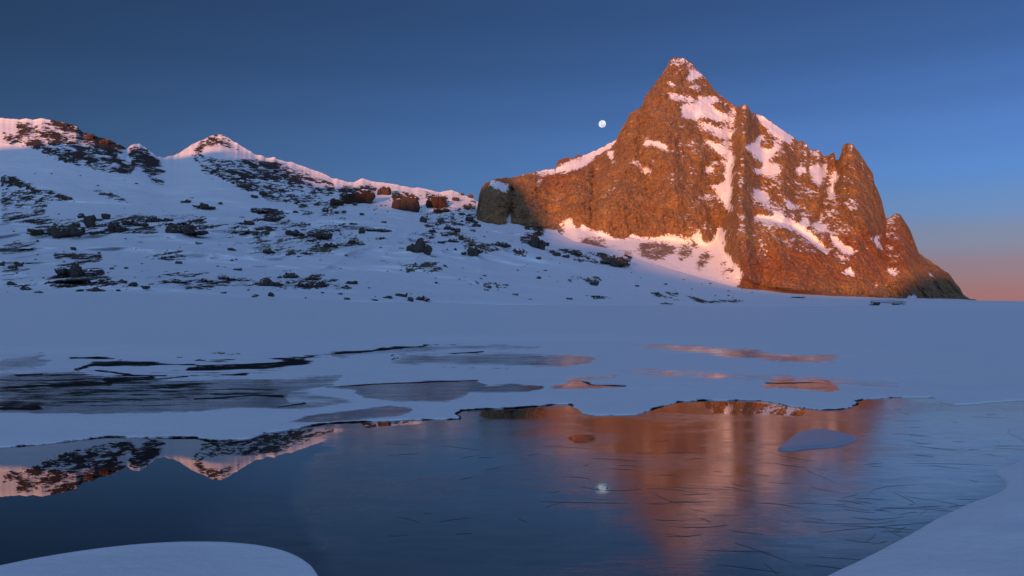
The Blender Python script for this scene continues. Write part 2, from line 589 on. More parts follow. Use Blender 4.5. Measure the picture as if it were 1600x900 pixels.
# regions where rock breaks through the snow: (density, outline)
ROCKREG = [
    (0.92, [(78, 184), (110, 190), (135, 205), (170, 216), (198, 230), (192, 240), (150, 226), (118, 210), (82, 194)]),
    (0.7, [(326, 210), (352, 209), (362, 220), (335, 218), (318, 222)]),
    (0.70, [(25, 192), (95, 188), (150, 218), (215, 262), (205, 276), (120, 262), (60, 240), (25, 225)]),
    (0.6, [(0, 205), (30, 210), (45, 225), (0, 226)]),
    (0.62, [(0, 268), (22, 272), (70, 290), (135, 318), (130, 324), (85, 312), (70, 330), (95, 345), (60, 350), (0, 350)]),
    (0.50, [(130, 290), (180, 300), (230, 325), (215, 325), (160, 310)]),
    (1.0, [(203, 229), (212, 225), (222, 227), (245, 246), (255, 258), (240, 262), (228, 266), (206, 258), (198, 244)]),
    (0.62, [(225, 255), (258, 258), (262, 272), (235, 278), (222, 268)]),
    (0.74, [(310, 222), (325, 214), (352, 216), (380, 232), (375, 236), (345, 228), (315, 232), (318, 245), (345, 244), (335, 252), (302, 252), (300, 240)]),
    (0.72, [(310, 258), (345, 248), (400, 248), (440, 252), (478, 268), (482, 284), (455, 290), (420, 276), (400, 292), (360, 284), (312, 268)]),
    (0.66, [(330, 262), (420, 268), (440, 300), (385, 300), (345, 282)]),
    (0.52, [(230, 275), (270, 278), (275, 295), (240, 290)]),
    (0.62, [(430, 255), (520, 285), (530, 300), (490, 320), (420, 318), (400, 300)]),
    (0.62, [(390, 322), (440, 324), (455, 346), (425, 344), (390, 334)]),
    (0.56, [(455, 300), (540, 310), (545, 345), (470, 340)]),
    (0.92, [(530, 292), (560, 287), (585, 287), (590, 300), (575, 314), (545, 318), (530, 312)]),
    (0.90, [(612, 296), (640, 298), (657, 310), (652, 328), (630, 326), (612, 312)]),
    (0.80, [(660, 300), (700, 302), (706, 318), (690, 330), (665, 322)]),
    (0.58, [(655, 335), (745, 310), (748, 345), (745, 375), (700, 378), (660, 355)]),
    (0.52, [(0, 375), (60, 378), (58, 398), (0, 398)]),
    (0.56, [(45, 338), (130, 340), (220, 330), (325, 335), (320, 365), (210, 368), (60, 372)]),
    (0.50, [(240, 350), (450, 345), (560, 350), (560, 372), (440, 372), (330, 374)]),
    (0.58, [(80, 392), (160, 395), (165, 430), (215, 440), (200, 455), (85, 455), (60, 440), (90, 425)]),
    (0.50, [(0, 400), (50, 405), (60, 455), (0, 452)]),
    (0.53, [(220, 425), (440, 420), (520, 430), (555, 440), (545, 455), (380, 456), (230, 452)]),
    (0.50, [(200, 385), (290, 390), (300, 412), (210, 405)]),
    (0.52, [(380, 375), (560, 370), (590, 385), (500, 402), (390, 402)]),
    (0.58, [(630, 355), (680, 365), (690, 395), (640, 397)]),
    (0.55, [(610, 405), (680, 405), (700, 425), (640, 430)]),
    (0.53, [(690, 430), (780, 440), (820, 452), (760, 452), (700, 440)]),
    (0.58, [(715, 372), (770, 378), (790, 395), (730, 400)]),
    (0.62, [(810, 352), (860, 352), (845, 378), (812, 388)]),
    (0.66, [(842, 388), (905, 388), (990, 395), (985, 418), (930, 415), (860, 402)]),
    (0.50, [(800, 385), (870, 395), (840, 405), (800, 400)]),
    (0.52, [(880, 430), (960, 432), (955, 445), (890, 445)]),
    (0.53, [(1010, 452), (1070, 455), (1120, 466), (1170, 468), (1160, 475), (1030, 474)]),
    (0.50, [(900, 458), (990, 465), (980, 472), (900, 468)]),
    (0.50, [(1220, 460), (1290, 462), (1290, 467), (1220, 466)]),
    (0.60, [(1355, 465), (1420, 468), (1415, 480), (1360, 477)]),
    (0.55, [(1500, 468), (1545, 469), (1545, 473), (1500, 473)]),
]
SCRUBREG = [[(620, 350), (800, 350), (830, 460), (600, 470), (440, 400)], [(800, 380), (1200, 440), (1200, 480), (800, 480)],
            [(380, 370), (620, 370), (620, 405), (380, 405)]]
m_rock = blur(raster(ROCKREG), 3)
m_scrub = blur(raster(SCRUBREG), 12)
P = world(PXB, PYB, DB)
X, Y, Z = P[..., 0], P[..., 1], P[..., 2]
up = np.clip((PYB - sky_py[None, :]) / 40.0, 0, 1)            # calm the relief at the skyline
low = np.clip((base_py[None, :] - PYB) / 12.0, 0, 1)
left = np.clip((1050 - PXB) / 250.0, 0.12, 1)
hum = fbm(X / 85, Y / 85, 0, 4, 5) * 32 + ridged(X / 170, Y / 170, 0, 3, 9) * 16
hi = np.clip((340 - PYB) / 60, 0, 1)
knoll = (1 - np.abs(vnoise(X / 42, Y / 75, 0, 71))) ** 2 * 26 + (1 - np.abs(vnoise(X / 19, Y / 36, 0, 72))) ** 2 * 9
hum = hum - knoll * np.clip((PYB - 320) / 40, 0, 1) * np.clip((458 - PYB) / 75, 0, 1) * np.clip((950 - PXB) / 200, 0.2, 1)
hum = hum * (1 - 0.5 * hi) + hi * (fbm((X + 0.6 * Z) / 70, Y / 200, (Z - 0.5 * X) / 60, 3, 14) * 12)
region = sample(m_rock, PXB, PYB)
# strata dip down to the right
t_ = Z + 0.36 * X
strat = vnoise(X / 22, t_ / 5.5, Y / 200, 41) * 0.5 + vnoise(X / 8, t_ / 3.2, Y / 90, 43) * 0.45 + vnoise(X / 3.5, t_ / 2.2, Y / 40, 44) * 0.3
lump = fbm(X / 9, Y / 60, Z / 6, 4, 47, 0.6) * 1.0
wgt = np.clip((345 - PYB) / 50, 0, 1)
tex = strat * wgt + lump * (1 - wgt)
rock = region * 1.0 + tex * 0.62 * np.clip(region * 2.2, 0.0, 1) - 0.12
sparse = fbm(X / 9, Y / 18, Z / 5, 3, 52)
rock = np.maximum(rock, np.clip((sparse - 0.53) * 3.0, 0, 0.8) * np.clip((1150 - PXB) / 200, 0, 1) * low)
rockc = np.clip(rock, 0, 1)
disp = (hum * up * low * left) - np.clip((rockc - 0.35) * 3, 0, 1) * (2.0 + 2.0 * hi) * up * (0.5 + 0.5 * low) - rockc * fbm(X / 6, Y / 6, Z / 4, 3, 60) * 3 * up
DB2 = DB + disp
PB = world(PXB, PYB, DB2)
# skirt in front (dives below the plain) and the far side of the crest
skirt = PB[0].copy()
skirt[:, 2] -= 8
back = []
for k, (dd, dz) in enumerate(((6, -1.0), (40, -16), (150, -70), (500, -250))):
    b = PB[-1].copy()
    b[:, 1] += dd
    b[:, 0] *= (b[:, 1] / PB[-1][:, 1])
    b[:, 2] = np.maximum(b[:, 2] + dz, -30)
    back.append(b)
allv = np.concatenate([skirt[None], PB, np.stack(back)], 0)
nr = allv.shape[0]


def padr(a, nb):
    return np.concatenate([a[:1], a, np.repeat(a[-1:], nb, 0)], 0)


me = mesh_np('snow_mountains', allv, grid_faces(nr, NC), MAT_SLOPE,
             {'rock': padr(rockc, 4), 'scrub': padr(sample(m_scrub, PXB, PYB), 4), 'high': padr(wgt, 4)})
slopes = link('snowy_mountain_slope', me, kind='structure', category='mountain',
              label='snow covered hillside rising to a pyramid summit with banded dark rock')


def lookup(Parr, cols, pyarr, px, py):
    j = int(np.clip(round((px - cols[0]) / (cols[1] - cols[0])), 0, len(cols) - 1))
    i = int(np.argmin(np.abs(pyarr[:, j] - py)))
    return Parr[i, j]


def on_slope(px, py):
    return lookup(PB, ucols, PYB, px, py)


# ------------------------------------------------------------------ the great rock peak
A_SKY = [(742, 346), (746, 322), (749, 303), (753, 291), (760, 286), (772, 280), (790, 277), (800, 278), (820, 272),
         (838, 268), (868, 263), (870, 256), (873, 250), (885, 246), (895, 247), (905, 242), (915, 242), (940, 231),
         (964, 217), (967, 208), (972, 200), (978, 190), (985, 176), (1000, 168), (1004, 164), (1008, 150), (1018, 138),
         (1030, 122), (1040, 108), (1046, 95), (1052, 91), (1060, 90), (1070, 92), (1082, 100), (1092, 112), (1103, 122),
         (1115, 138), (1125, 149), (1138, 157), (1151, 168), (1156, 166), (1163, 162), (1169, 166), (1174, 176), (1190, 180),
         (1200, 187), (1215, 198), (1230, 208), (1240, 214), (1247, 221), (1253, 219), (1262, 228), (1266, 234),
         (1279, 234), (1286, 243), (1293, 244), (1300, 239), (1304, 239), (1306, 250), (1311, 248), (1315, 236),
         (1317, 227), (1325, 223), (1333, 226), (1342, 238), (1355, 258), (1364, 270), (1366, 285), (1372, 298),
         (1378, 315), (1384, 341), (1392, 338), (1400, 333), (1407, 335), (1415, 347), (1423, 360), (1430, 380),
         (1436, 395), (1445, 402), (1460, 412), (1475, 422), (1483, 428), (1492, 440), (1500, 450), (1505, 460),
         (1515, 467), (1532, 470)]
A_SKYD = [(742, 880), (870, 920), (960, 950), (1060, 1000), (1125, 985), (1165, 960), (1240, 950), (1310, 930),
          (1326, 910), (1366, 895), (1430, 870), (1505, 850), (1532, 850)]
A_BASE = [(742, 352, 850), (800, 358, 838), (850, 366, 815), (870, 388, 760), (1000, 418, 690), (1150, 456, 672),
          (1300, 470, 680), (1400, 476, 715), (1500, 477, 790), (1532, 478, 800)]
A_FOOT = [(742, 349, 851), (800, 353, 841), (870, 353, 835), (900, 350, 822), (940, 368, 800), (1000, 372, 795),
          (1075, 375, 790), (1105, 378, 785), (1120, 368, 790), (1135, 395, 745), (1150, 428, 705), (1200, 447, 700), (1300, 457, 702),
          (1400, 464, 728), (1500, 469, 800), (1532, 472, 802)]
acols = np.arange(740, 1534, 0.9)
AC = len(acols)
AV = 380
av = np.linspace(0, 1, AV)
askyr = lerp_line(A_SKY, acols, 1) + fbm(acols * 0.22, 1.3, 0, 3, 77) * 1.6
abase = np.maximum(lerp_line(A_BASE, acols, 1), askyr + 2)
asm = np.convolve(np.pad(askyr, 40, mode='edge'), ksm, 'valid')
kk = np.clip((abase - askyr - 40) / 80, 0, 1)
asm = asm * kk + askyr * (1 - kk)
PYA = abase[None, :] + (asm - abase)[None, :] * av[:, None] + (askyr - asm)[None, :] * av[:, None] ** 3
PXA = np.broadcast_to(acols[None, :], PYA.shape).copy()
fpy, fd = lerp_line(A_FOOT, acols, 1), lerp_line(A_FOOT, acols, 2)
bd, sdp = lerp_line(A_BASE, acols, 2), lerp_line(A_SKYD, acols, 1)
DA = np.zeros_like(PYA)
tt = np.clip((fpy[None, :] - PYA) / np.maximum(fpy - asm, 3)[None, :], 0, 1.2)
tb = np.clip((abase[None, :] - PYA) / np.maximum(abase - fpy, 1)[None, :], 0, 1)
DA = np.where(PYA < fpy[None, :], fd[None, :] + (sdp - fd)[None, :] * (0.35 * tt + 0.65 * tt ** 1.7),
              bd[None, :] + (fd - bd)[None, :] * tb)
DA = blur(DA, 3)

RIBS = [  # (line, half width px, metres towards the camera)
    ([(1164, 163), (1162, 230), (1157, 300), (1160, 370), (1172, 440)], 13, 26),
    ([(1149, 176), (1141, 205), (1145, 235), (1136, 270), (1140, 300), (1130, 352)], 9, -15),
    ([(985, 176), (975, 240), (955, 330)], 30, 16),
    ([(1048, 98), (1030, 170), (1040, 240), (1062, 340)], 28, 18),
    ([(1004, 170), (1000, 235), (1012, 300)], 7, -10),
    ([(1085, 185), (1110, 240), (1100, 300)], 12, -12),
    ([(1100, 215), (1095, 300), (1085, 370)], 16, 10),
    ([(1185, 190), (1195, 240), (1190, 300)], 10, -14),
    ([(1225, 215), (1222, 280), (1225, 340)], 13, 13),
    ([(1290, 248), (1296, 300), (1280, 345)], 8, -15),
    ([(1306, 248), (1302, 300)], 5, -14),
    ([(1328, 224), (1340, 285), (1352, 350)], 24, 24),
    ([(1385, 345), (1380, 400)], 8, -12),
    ([(1402, 334), (1410, 390), (1420, 440)], 20, 16),
    ([(1200, 365), (1230, 410), (1240, 458)], 45, 26),
    ([(1180, 338), (1230, 350), (1290, 388)], 7, -9),
    ([(775, 285), (772, 345)], 20, 22),
    ([(800, 295), (795, 348)], 4, -12),
    ([(830, 285), (835, 355)], 18, 14),
    ([(905, 270), (900, 345)], 18, 8),
    ([(930, 268), (925, 355)], 6, -8),
    ([(1105, 365), (1108, 378)], 9, 10),
]
rel = np.zeros_like(PYA)
for ln, wd, amp in RIBS:
    rel += amp * np.exp(-(seg_dist(PXA, PYA, ln) / wd) ** 2)
P = world(PXA, PYA, DA)
X, Y, Z = P[..., 0], P[..., 1], P[..., 2]
wx = fbm(X / 40, Y / 40, Z / 40, 3, 80) * 14
big = ridged((X + wx * .4) / 75, Y / 120, (Z - wx * .4) / 170, 3, 21) * 9
midn = ridged((X + wx * .3) / 26, Y / 40, Z / 48, 4, 25, 0.6) * 4.0
blk = fbm(X / 8, Y / 10, Z / 10, 4, 29, 0.7) * 5.0 + np.abs(vnoise(X / 5, Y / 8, Z / 7, 35)) * 3.0
cell = np.floor(vnoise(X / 13, Y / 20, Z / 20, 33) * 4) / 4 * 4.0        # broken, stepped facets
SNOWPOLY = [
    [(835, 268), (870, 262), (900, 248), (930, 232), (965, 216), (962, 224), (935, 242), (912, 261), (880, 269), (845, 272)],
    [(948, 240), (956, 230), (960, 250), (966, 262), (957, 256)],
    [(1042, 148), (1055, 145), (1070, 150), (1087, 153), (1080, 161), (1062, 155), (1048, 155)],
    [(1063, 174), (1065, 163), (1085, 162), (1093, 152), (1110, 150), (1126, 156), (1112, 162), (1117, 170), (1130, 178), (1142, 190), (1120, 190), (1105, 183), (1090, 185), (1068, 184)],
    [(1048, 94), (1062, 90), (1078, 97), (1084, 104), (1070, 97), (1056, 97)],
    [(1078, 106), (1091, 111), (1097, 121), (1086, 123), (1075, 127), (1067, 121), (1078, 117)],
    [(1040, 127), (1058, 131), (1052, 136), (1042, 133)],
    [(1004, 226), (1009, 217), (1018, 219), (1030, 221), (1046, 230), (1044, 236), (1030, 231), (1018, 225), (1010, 231)],
    [(980, 246), (996, 251), (1006, 259), (1016, 264), (1019, 270), (1008, 272), (999, 263)],
    [(1084, 190), (1100, 198), (1120, 212), (1137, 220), (1142, 205), (1126, 203), (1110, 193)],
    [(1094, 214), (1115, 221), (1130, 230), (1147, 240), (1147, 262), (1130, 244), (1110, 230)],
    (0.55, [(1134, 172), (1149, 168), (1151, 200), (1142, 222), (1146, 255), (1124, 255), (1131, 228), (1128, 200)]),
    [(1099, 261), (1112, 261), (1116, 268), (1105, 271)],
    [(1130, 255), (1145, 255), (1142, 282), (1132, 282)],
    [(1113, 293), (1135, 284), (1144, 273), (1143, 300), (1142, 318), (1144, 331), (1137, 329), (1126, 311), (1116, 298)],
    [(1100, 262), (1110, 268), (1104, 274)],
    [(1174, 174), (1195, 183), (1215, 198), (1242, 214), (1236, 224), (1215, 217), (1203, 207), (1188, 192)],
    [(1177, 224), (1190, 208), (1195, 211), (1182, 226)],
    [(1162, 227), (1180, 224), (1200, 234), (1212, 224), (1222, 220), (1212, 241), (1198, 252), (1189, 253), (1174, 241)],
    [(1172, 268), (1190, 262), (1197, 252), (1215, 257), (1221, 269), (1208, 279), (1195, 270), (1185, 272)],
    [(1174, 286), (1183, 297), (1199, 302), (1196, 312), (1203, 324), (1190, 316), (1179, 305)],
    [(1226, 309), (1236, 315), (1250, 325), (1235, 329), (1227, 323)],
    [(1239, 264), (1252, 260), (1260, 268), (1245, 272)],
    [(1262, 262), (1278, 255), (1289, 265), (1281, 292), (1270, 281)],
    [(1287, 247), (1294, 265), (1291, 292), (1286, 270)],
    [(1302, 256), (1311, 278), (1302, 290), (1306, 305), (1304, 320), (1294, 305), (1291, 295), (1300, 285)],
    [(1264, 233), (1276, 240), (1287, 249), (1276, 247)],
    [(1252, 238), (1262, 238), (1260, 247)],
    [(1176, 342), (1187, 332), (1200, 337), (1215, 332), (1236, 342), (1256, 355), (1276, 372), (1292, 385), (1291, 395), (1274, 384), (1255, 368), (1235, 357), (1213, 348), (1195, 344)],
    [(1270, 344), (1291, 350), (1289, 361), (1274, 359)],
    [(1250, 340), (1262, 340), (1262, 352), (1252, 350)],
    [(1292, 365), (1310, 371), (1318, 382), (1333, 387), (1333, 397), (1318, 395), (1304, 384)],
    [(1302, 392), (1325, 404), (1318, 406), (1303, 398)],
    [(1339, 347), (1353, 362), (1345, 361)],
    [(1361, 370), (1381, 366), (1372, 375), (1382, 394), (1368, 383)],
    [(1390, 382), (1399, 388), (1392, 390)],
    [(1319, 308), (1334, 326), (1330, 328)],
    [(1381, 420), (1395, 417), (1412, 426), (1395, 432)],
    [(1310, 425), (1328, 419), (1342, 432), (1328, 430)],
    [(1360, 441), (1376, 446), (1370, 450)],
    [(1450, 425), (1460, 428), (1456, 434)],
    [(1418, 462), (1432, 461), (1430, 470), (1416, 471)],
    [(1476, 450), (1482, 452), (1478, 458)],
    [(758, 288), (772, 283), (790, 285), (797, 298), (785, 301), (772, 294)],
    [(792, 340), (800, 330), (798, 346), (790, 348)],
    [(828, 338), (836, 340), (830, 346)],
    [(838, 278), (850, 283), (842, 286)],
    # the snow cone and scree apron at the foot of the wall
    [(858, 372), (868, 355), (880, 346), (893, 341), (900, 356), (912, 351), (921, 358), (945, 364), (960, 374), (978, 370), (992, 362), (1000, 372), (1045, 368),
     (1075, 373), (1092, 361), (1100, 379), (1115, 376), (1123, 352), (1134, 362), (1131, 392), (1145, 408), (1162, 428),
     (1150, 460), (1000, 430), (880, 395), (845, 395), (845, 380)],
]
SCREE = [[(908, 372), (925, 366), (945, 376), (930, 388), (905, 392)], [(996, 378), (1035, 375), (1060, 384), (1050, 398), (1025, 410), (1000, 400)],
         [(1062, 384), (1082, 376), (1092, 384), (1076, 402), (1056, 412)], [(1098, 392), (1112, 392), (1105, 415), (1090, 430), (1085, 412)],
         [(1125, 405), (1140, 412), (1155, 432), (1130, 432)], [(870, 352), (884, 350), (878, 372), (860, 380)], [(930, 376), (948, 372), (950, 395), (925, 400)],
         [(845, 385), (985, 395), (985, 420), (850, 405)]]
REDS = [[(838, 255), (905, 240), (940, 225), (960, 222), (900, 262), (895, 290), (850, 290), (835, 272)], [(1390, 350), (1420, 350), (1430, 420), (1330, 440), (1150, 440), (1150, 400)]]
m_snow = raster(SNOWPOLY)
m_scree = blur(raster(SCREE), 4)
m_snow = blur(m_snow, 3)
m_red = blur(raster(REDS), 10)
snow = sample(m_snow, PXA, PYA)
scree = sample(m_scree, PXA, PYA)
smooth = 1 - 0.75 * snow
crest = np.clip((PYA - askyr[None, :]) / 10.0, 0.25, 1)
apron = np.clip((PYA - fpy[None, :]) / 6.0, 0, 1)
rough = (big + midn + blk + cell) * crest * smooth * (1 - 0.85 * apron)
DA2 = DA - (rel * (1 - 0.6 * apron) + rough)
PA = world(PXA, PYA, DA2)
# slope from the displaced grid: small snow caught on ledges
du = np.gradient(PA, axis=1)
dv = np.gradient(PA, axis=0)
nn = np.cross(du, dv)
nz = np.abs(nn[..., 2]) / (np.linalg.norm(nn, axis=-1) + 1e-9)
nz = blur(nz, 1)
ledge = np.clip((nz - 0.62) * 2.0, 0, 0.42)
upper = np.clip((PXA - 1010) / 60, 0.25, 1) * np.clip((450 - PYA) / 80, 0, 1) * (PXA < 1420)
speck = fbm(X / 30, Y / 30, Z / 22, 3, 91) * 0.35
snowv = snow * 0.98 + (1 - snow) * np.clip(ledge * 1.2 + speck * 0.7 + 0.04, 0, 0.5) * upper
snowv = np.where(scree > 0.02, snowv * (1 - scree * 0.66), snowv)
back = []
for dd, dz in ((5, -0.5), (40, -25), (130, -120), (300, -300)):
    b = PA[-1].copy()
    b[:, 1] += dd
    b[:, 0] *= (b[:, 1] / PA[-1][:, 1])
    b[:, 2] = np.maximum(b[:, 2] + dz, -20)
    back.append(b)
skirt = PA[0].copy()
skirt[:, 2] -= 15
allv = np.concatenate([skirt[None], PA, np.stack(back)], 0)
me = mesh_np('rock_peak', allv, grid_faces(allv.shape[0], AC), MAT_PEAK,
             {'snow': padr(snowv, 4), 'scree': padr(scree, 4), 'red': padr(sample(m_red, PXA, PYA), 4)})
peak = link('rock_peak', me, kind='structure', category='mountain',
            label='steep orange lit rock peak with snowy gullies and pinnacled right ridge')


def on_peak(px, py):
    return lookup(PA, acols, PYA, px, py)


# ------------------------------------------------------------------ snow plain, shore, ice shelf
def pix_plane(pts):
    return [((p[0] - 800) * EYE / (p[1] - HY), EYE * F / (p[1] - HY)) for p in pts]


SHELF = [(-420, 716), (0, 700), (60, 696), (140, 687), (165, 684), (230, 685), (300, 685), (322, 690), (350, 690), (395, 686), (420, 677),
         (470, 669), (510, 663), (560, 660), (620, 657), (700, 656), (724, 655), (724, 651), (715, 648), (726, 642), (760, 640), (810, 638),
         (870, 632), (886, 632), (898, 638), (905, 646), (930, 650), (965, 649), (990, 648), (1010, 644), (1032, 637), (1060, 628), (1100, 626), (1150, 626),
         (1190, 627), (1230, 635), (1280, 641), (1312, 641), (1335, 637), (1342, 631), (1337, 627), (1356, 623), (1410, 621), (1456, 622),
         (1464, 627), (1490, 633), (1520, 632), (1548, 629), (1600, 626), (1700, 628), (1900, 640), (2300, 640), (2300, 500), (-900, 500), (-900, 716)]
BANK_R = [(1240, 925), (1285, 903), (1330, 882), (1400, 847), (1450, 818), (1480, 803), (1510, 788), (1545, 777), (1564, 767), (1570, 757),
          (1562, 746), (1546, 738), (1570, 729), (1600, 719), (1700, 700), (2300, 690), (3000, 1000), (3000, 2200), (1240, 2200), (900, 1100)]
TONGUE_R = [(2200, 640), (1640, 664), (1582, 667), (1567, 675), (1580, 682), (1602, 690), (1680, 702), (2200, 720)]
MOUND_L = [(-500, 935), (-60, 896), (0, 885), (60, 872), (150, 858), (230, 850), (300, 847), (370, 849), (430, 858), (465, 872), (488, 892),
           (500, 930), (520, 1100), (700, 2000), (-2500, 2000), (-2500, 1050)]
FLOE = [(1212, 705), (1222, 696), (1240, 681), (1256, 673), (1280, 670), (1305, 674), (1330, 680), (1340, 686), (1328, 692), (1312, 698),
        (1290, 700), (1265, 701), (1240, 705)]


def chaikin(p, it=2):
    for _ in range(it):
        q = []
        for i_ in range(len(p)):
            a, b = p[i_], p[(i_ + 1) % len(p)]
            q += [(a[0] * .75 + b[0] * .25, a[1] * .75 + b[1] * .25), (a[0] * .25 + b[0] * .75, a[1] * .25 + b[1] * .75)]
        p = q
    return p


MOUND_L, BANK_R, TONGUE_R, FLOE = chaikin(MOUND_L), chaikin(BANK_R), chaikin(TONGUE_R), chaikin(FLOE)
SHORE = [(-500, 572), (0, 562), (50, 558), (80, 563), (120, 566), (160, 564), (300, 567), (400, 563), (480, 554), (590, 545), (700, 538),
         (850, 536), (950, 536), (1080, 543), (1200, 555), (1300, 568), (1400, 584), (1480, 598), (1540, 614), (1580, 628), (1640, 640), (1900, 660), (2300, 690)]


def sd_poly(x, y, pixpoly):
    w_ = pix_plane(pixpoly)
    d = seg_dist(x, y, w_, True)
    return np.where(in_poly(x, y, w_), d, -d)


gcols = np.concatenate([np.arange(-900, -100, 12), np.arange(-100, 1700, 2.0), np.arange(1700, 2500, 12)])
rows = np.concatenate([np.geomspace(2600, 935, 26)[:-1], np.arange(935, 720, -1.4), np.arange(720, 532, -0.8)])
near_d = EYE * F / (rows - HY)
far_d = np.geomspace(near_d[-1] * 1.012, 900, 110)
gd = np.concatenate([near_d, far_d])
GX = (gcols[None, :] - 800) / F * gd[:, None]
GY = np.broadcast_to(gd[:, None], GX.shape).copy()
GPX = np.broadcast_to(gcols[None, :], GX.shape)
GPY = HY + EYE * F / GY          # photo row of the flat water level at this place
nearm = GY < 60
sdist = np.full(GX.shape, 50.0)
shore = np.full(GX.shape, 0.0)
idx = np.where(gd < 62)[0]
nI = len(idx)
gx, gy = GX[:nI], GY[:nI]
wob = fbm(gx * 1.3, gy * 0.9, 0, 4, 101) * 0.07 * np.clip(gy / 12, 0.3, 2)
s_shelf = sd_poly(gx, gy, SHELF) + wob
s_bank = sd_poly(gx, gy, BANK_R) + wob * 0.4
s_tong = sd_poly(gx, gy, TONGUE_R) + wob * 0.4
s_mound = sd_poly(gx, gy, MOUND_L) + wob * 0.2
shorew = pix_plane(SHORE)
shy = np.interp(gx / gy, [(p[0] - 800) / F for p in SHORE], [EYE * F / (p[1] - HY) for p in SHORE])
sh_d = seg_dist(gx, gy, shorew)
sh_s = np.where(gy > shy, sh_d, -sh_d)
sst = lambda v, a, b: (lambda t: t * t * (3 - 2 * t))(np.clip((v - a) / (b - a), 0, 1))
z_shelf = -0.10 + 0.125 * sst(s_shelf, -0.10, 0.06) + 0.012 * sst(s_shelf, 0.0, 1.2) + fbm(gx * 0.5, gy * 0.3, 0, 4, 110) * 0.012 * sst(s_shelf, 0.1, 0.8)
z_bank = -0.10 + 0.12 * sst(s_bank, -0.08, 0.05) + 0.14 * (1 - np.exp(-np.clip(s_bank, 0, 9) / 0.9)) + fbm(gx * 1.1, gy * 1.1, 0, 4, 112) * 0.05 * sst(s_bank, 0, 0.8)
z_tong = -0.10 + 0.12 * sst(s_tong, -0.08, 0.06) + 0.10 * sst(s_tong, 0, 1.5)
z_mound = -0.10 + 0.105 * sst(s_mound, -0.35, 0.02) + 0.09 * sst(s_mound, 0.0, 1.3) + fbm(gx * 1.1, gy * 1.1, 0, 4, 113) * 0.035 * sst(s_mound, 0.2, 1)
zz = np.maximum(np.maximum(z_shelf, z_bank), np.maximum(z_tong, z_mound))
zz = zz + 0.30 * sst(sh_s, -0.3, 5.0)
GZ = np.full(GX.shape, 0.34)
GZ[:nI] = zz
# the plain climbs gently to meet the hillside
D0 = np.interp(gcols, [q[0] for q in B_BASE], [q[2] for q in B_BASE])
zb = EYE + (HY - np.interp(gcols, [q[0] for q in B_BASE], [q[1] for q in B_BASE])) / F * D0
tpl = np.clip((GY - 40) / (D0[None, :] - 40), 0, 2.2)
GZ = GZ + (zb - 0.34)[None, :] * tpl ** 1.5
GZ = GZ + fbm(GX / 26, GY / 26, 0, 4, 120) * 0.30 * np.clip((GY - 42) / 40, 0, 1.5) + fbm(GX / 11, GY / 4.5, 0, 4, 121) * 0.10 * np.clip((GY - 38) / 14, 0, 1) * np.clip(3 - GY / 90, 0.3, 1)
GZ = np.where(GY > D0[None, :] * 1.05, np.minimum(GZ, zb[None, :] + 0.05), GZ)
# bare ice, wet channels
BARE = [
    (0.80, [(-420, 596), (0, 588), (60, 584), (120, 586), (180, 592), (300, 599), (400, 600), (450, 612), (440, 632), (300, 646), (150, 650), (0, 648), (-420, 655)]),
    (0.62, [(260, 600), (330, 596), (430, 592), (520, 585), (520, 605), (450, 615), (330, 620)]),
    (0.95, [(440, 664), (475, 655), (530, 647), (565, 642), (605, 637), (640, 640), (648, 646), (620, 653), (570, 657), (500, 662)]),
    (0.80, [(505, 609), (600, 601), (680, 597), (745, 596), (752, 612), (745, 622), (700, 631), (620, 632), (580, 626), (555, 613)]),
    (0.95, [(745, 606), (790, 602), (840, 604), (852, 610), (838, 617), (780, 618), (742, 616)]),
    (0.78, [(610, 564), (640, 557), (720, 554), (800, 554), (880, 555), (912, 560), (920, 568), (885, 574), (800, 572), (700, 570), (630, 571)]),
    (0.95, [(848, 606), (880, 600), (905, 597), (925, 601), (978, 603), (975, 607), (910, 610), (870, 610)]),
    (0.85, [(878, 596), (905, 591), (965, 588), (968, 591), (920, 595), (885, 599)]),
    (0.80, [(1015, 587), (1035, 583), (1052, 584), (1040, 588)]),
    (0.85, [(1094, 591), (1112, 588), (1128, 589), (1115, 593), (1098, 594)]),
    (0.95, [(1170, 605), (1200, 601), (1240, 600), (1300, 600), (1318, 606), (1325, 612), (1290, 614), (1230, 609), (1190, 608)]),
    (0.85, [(1190, 598), (1215, 594), (1240, 596), (1225, 600), (1200, 601)]),
    (0.42, [(930, 578), (1020, 575), (1180, 585), (1340, 592), (1400, 600), (1430, 612), (1340, 608), (1150, 598), (1000, 592)]),
    (0.62, [(940, 536), (1000, 538), (1060, 541), (1130, 545), (1200, 551), (1290, 561), (1340, 567), (1290, 568), (1200, 565), (1130, 560), (1080, 553), (1000, 543)]),
    (0.70, [(520, 552), (600, 543), (720, 540), (850, 541), (840, 546), (700, 548), (600, 555), (530, 562)]),
    (0.55, [(330, 620), (480, 612), (560, 630), (470, 645), (350, 640)]),
    (0.60, [(0, 562), (60, 556), (100, 566), (60, 580), (0, 582)]),
]
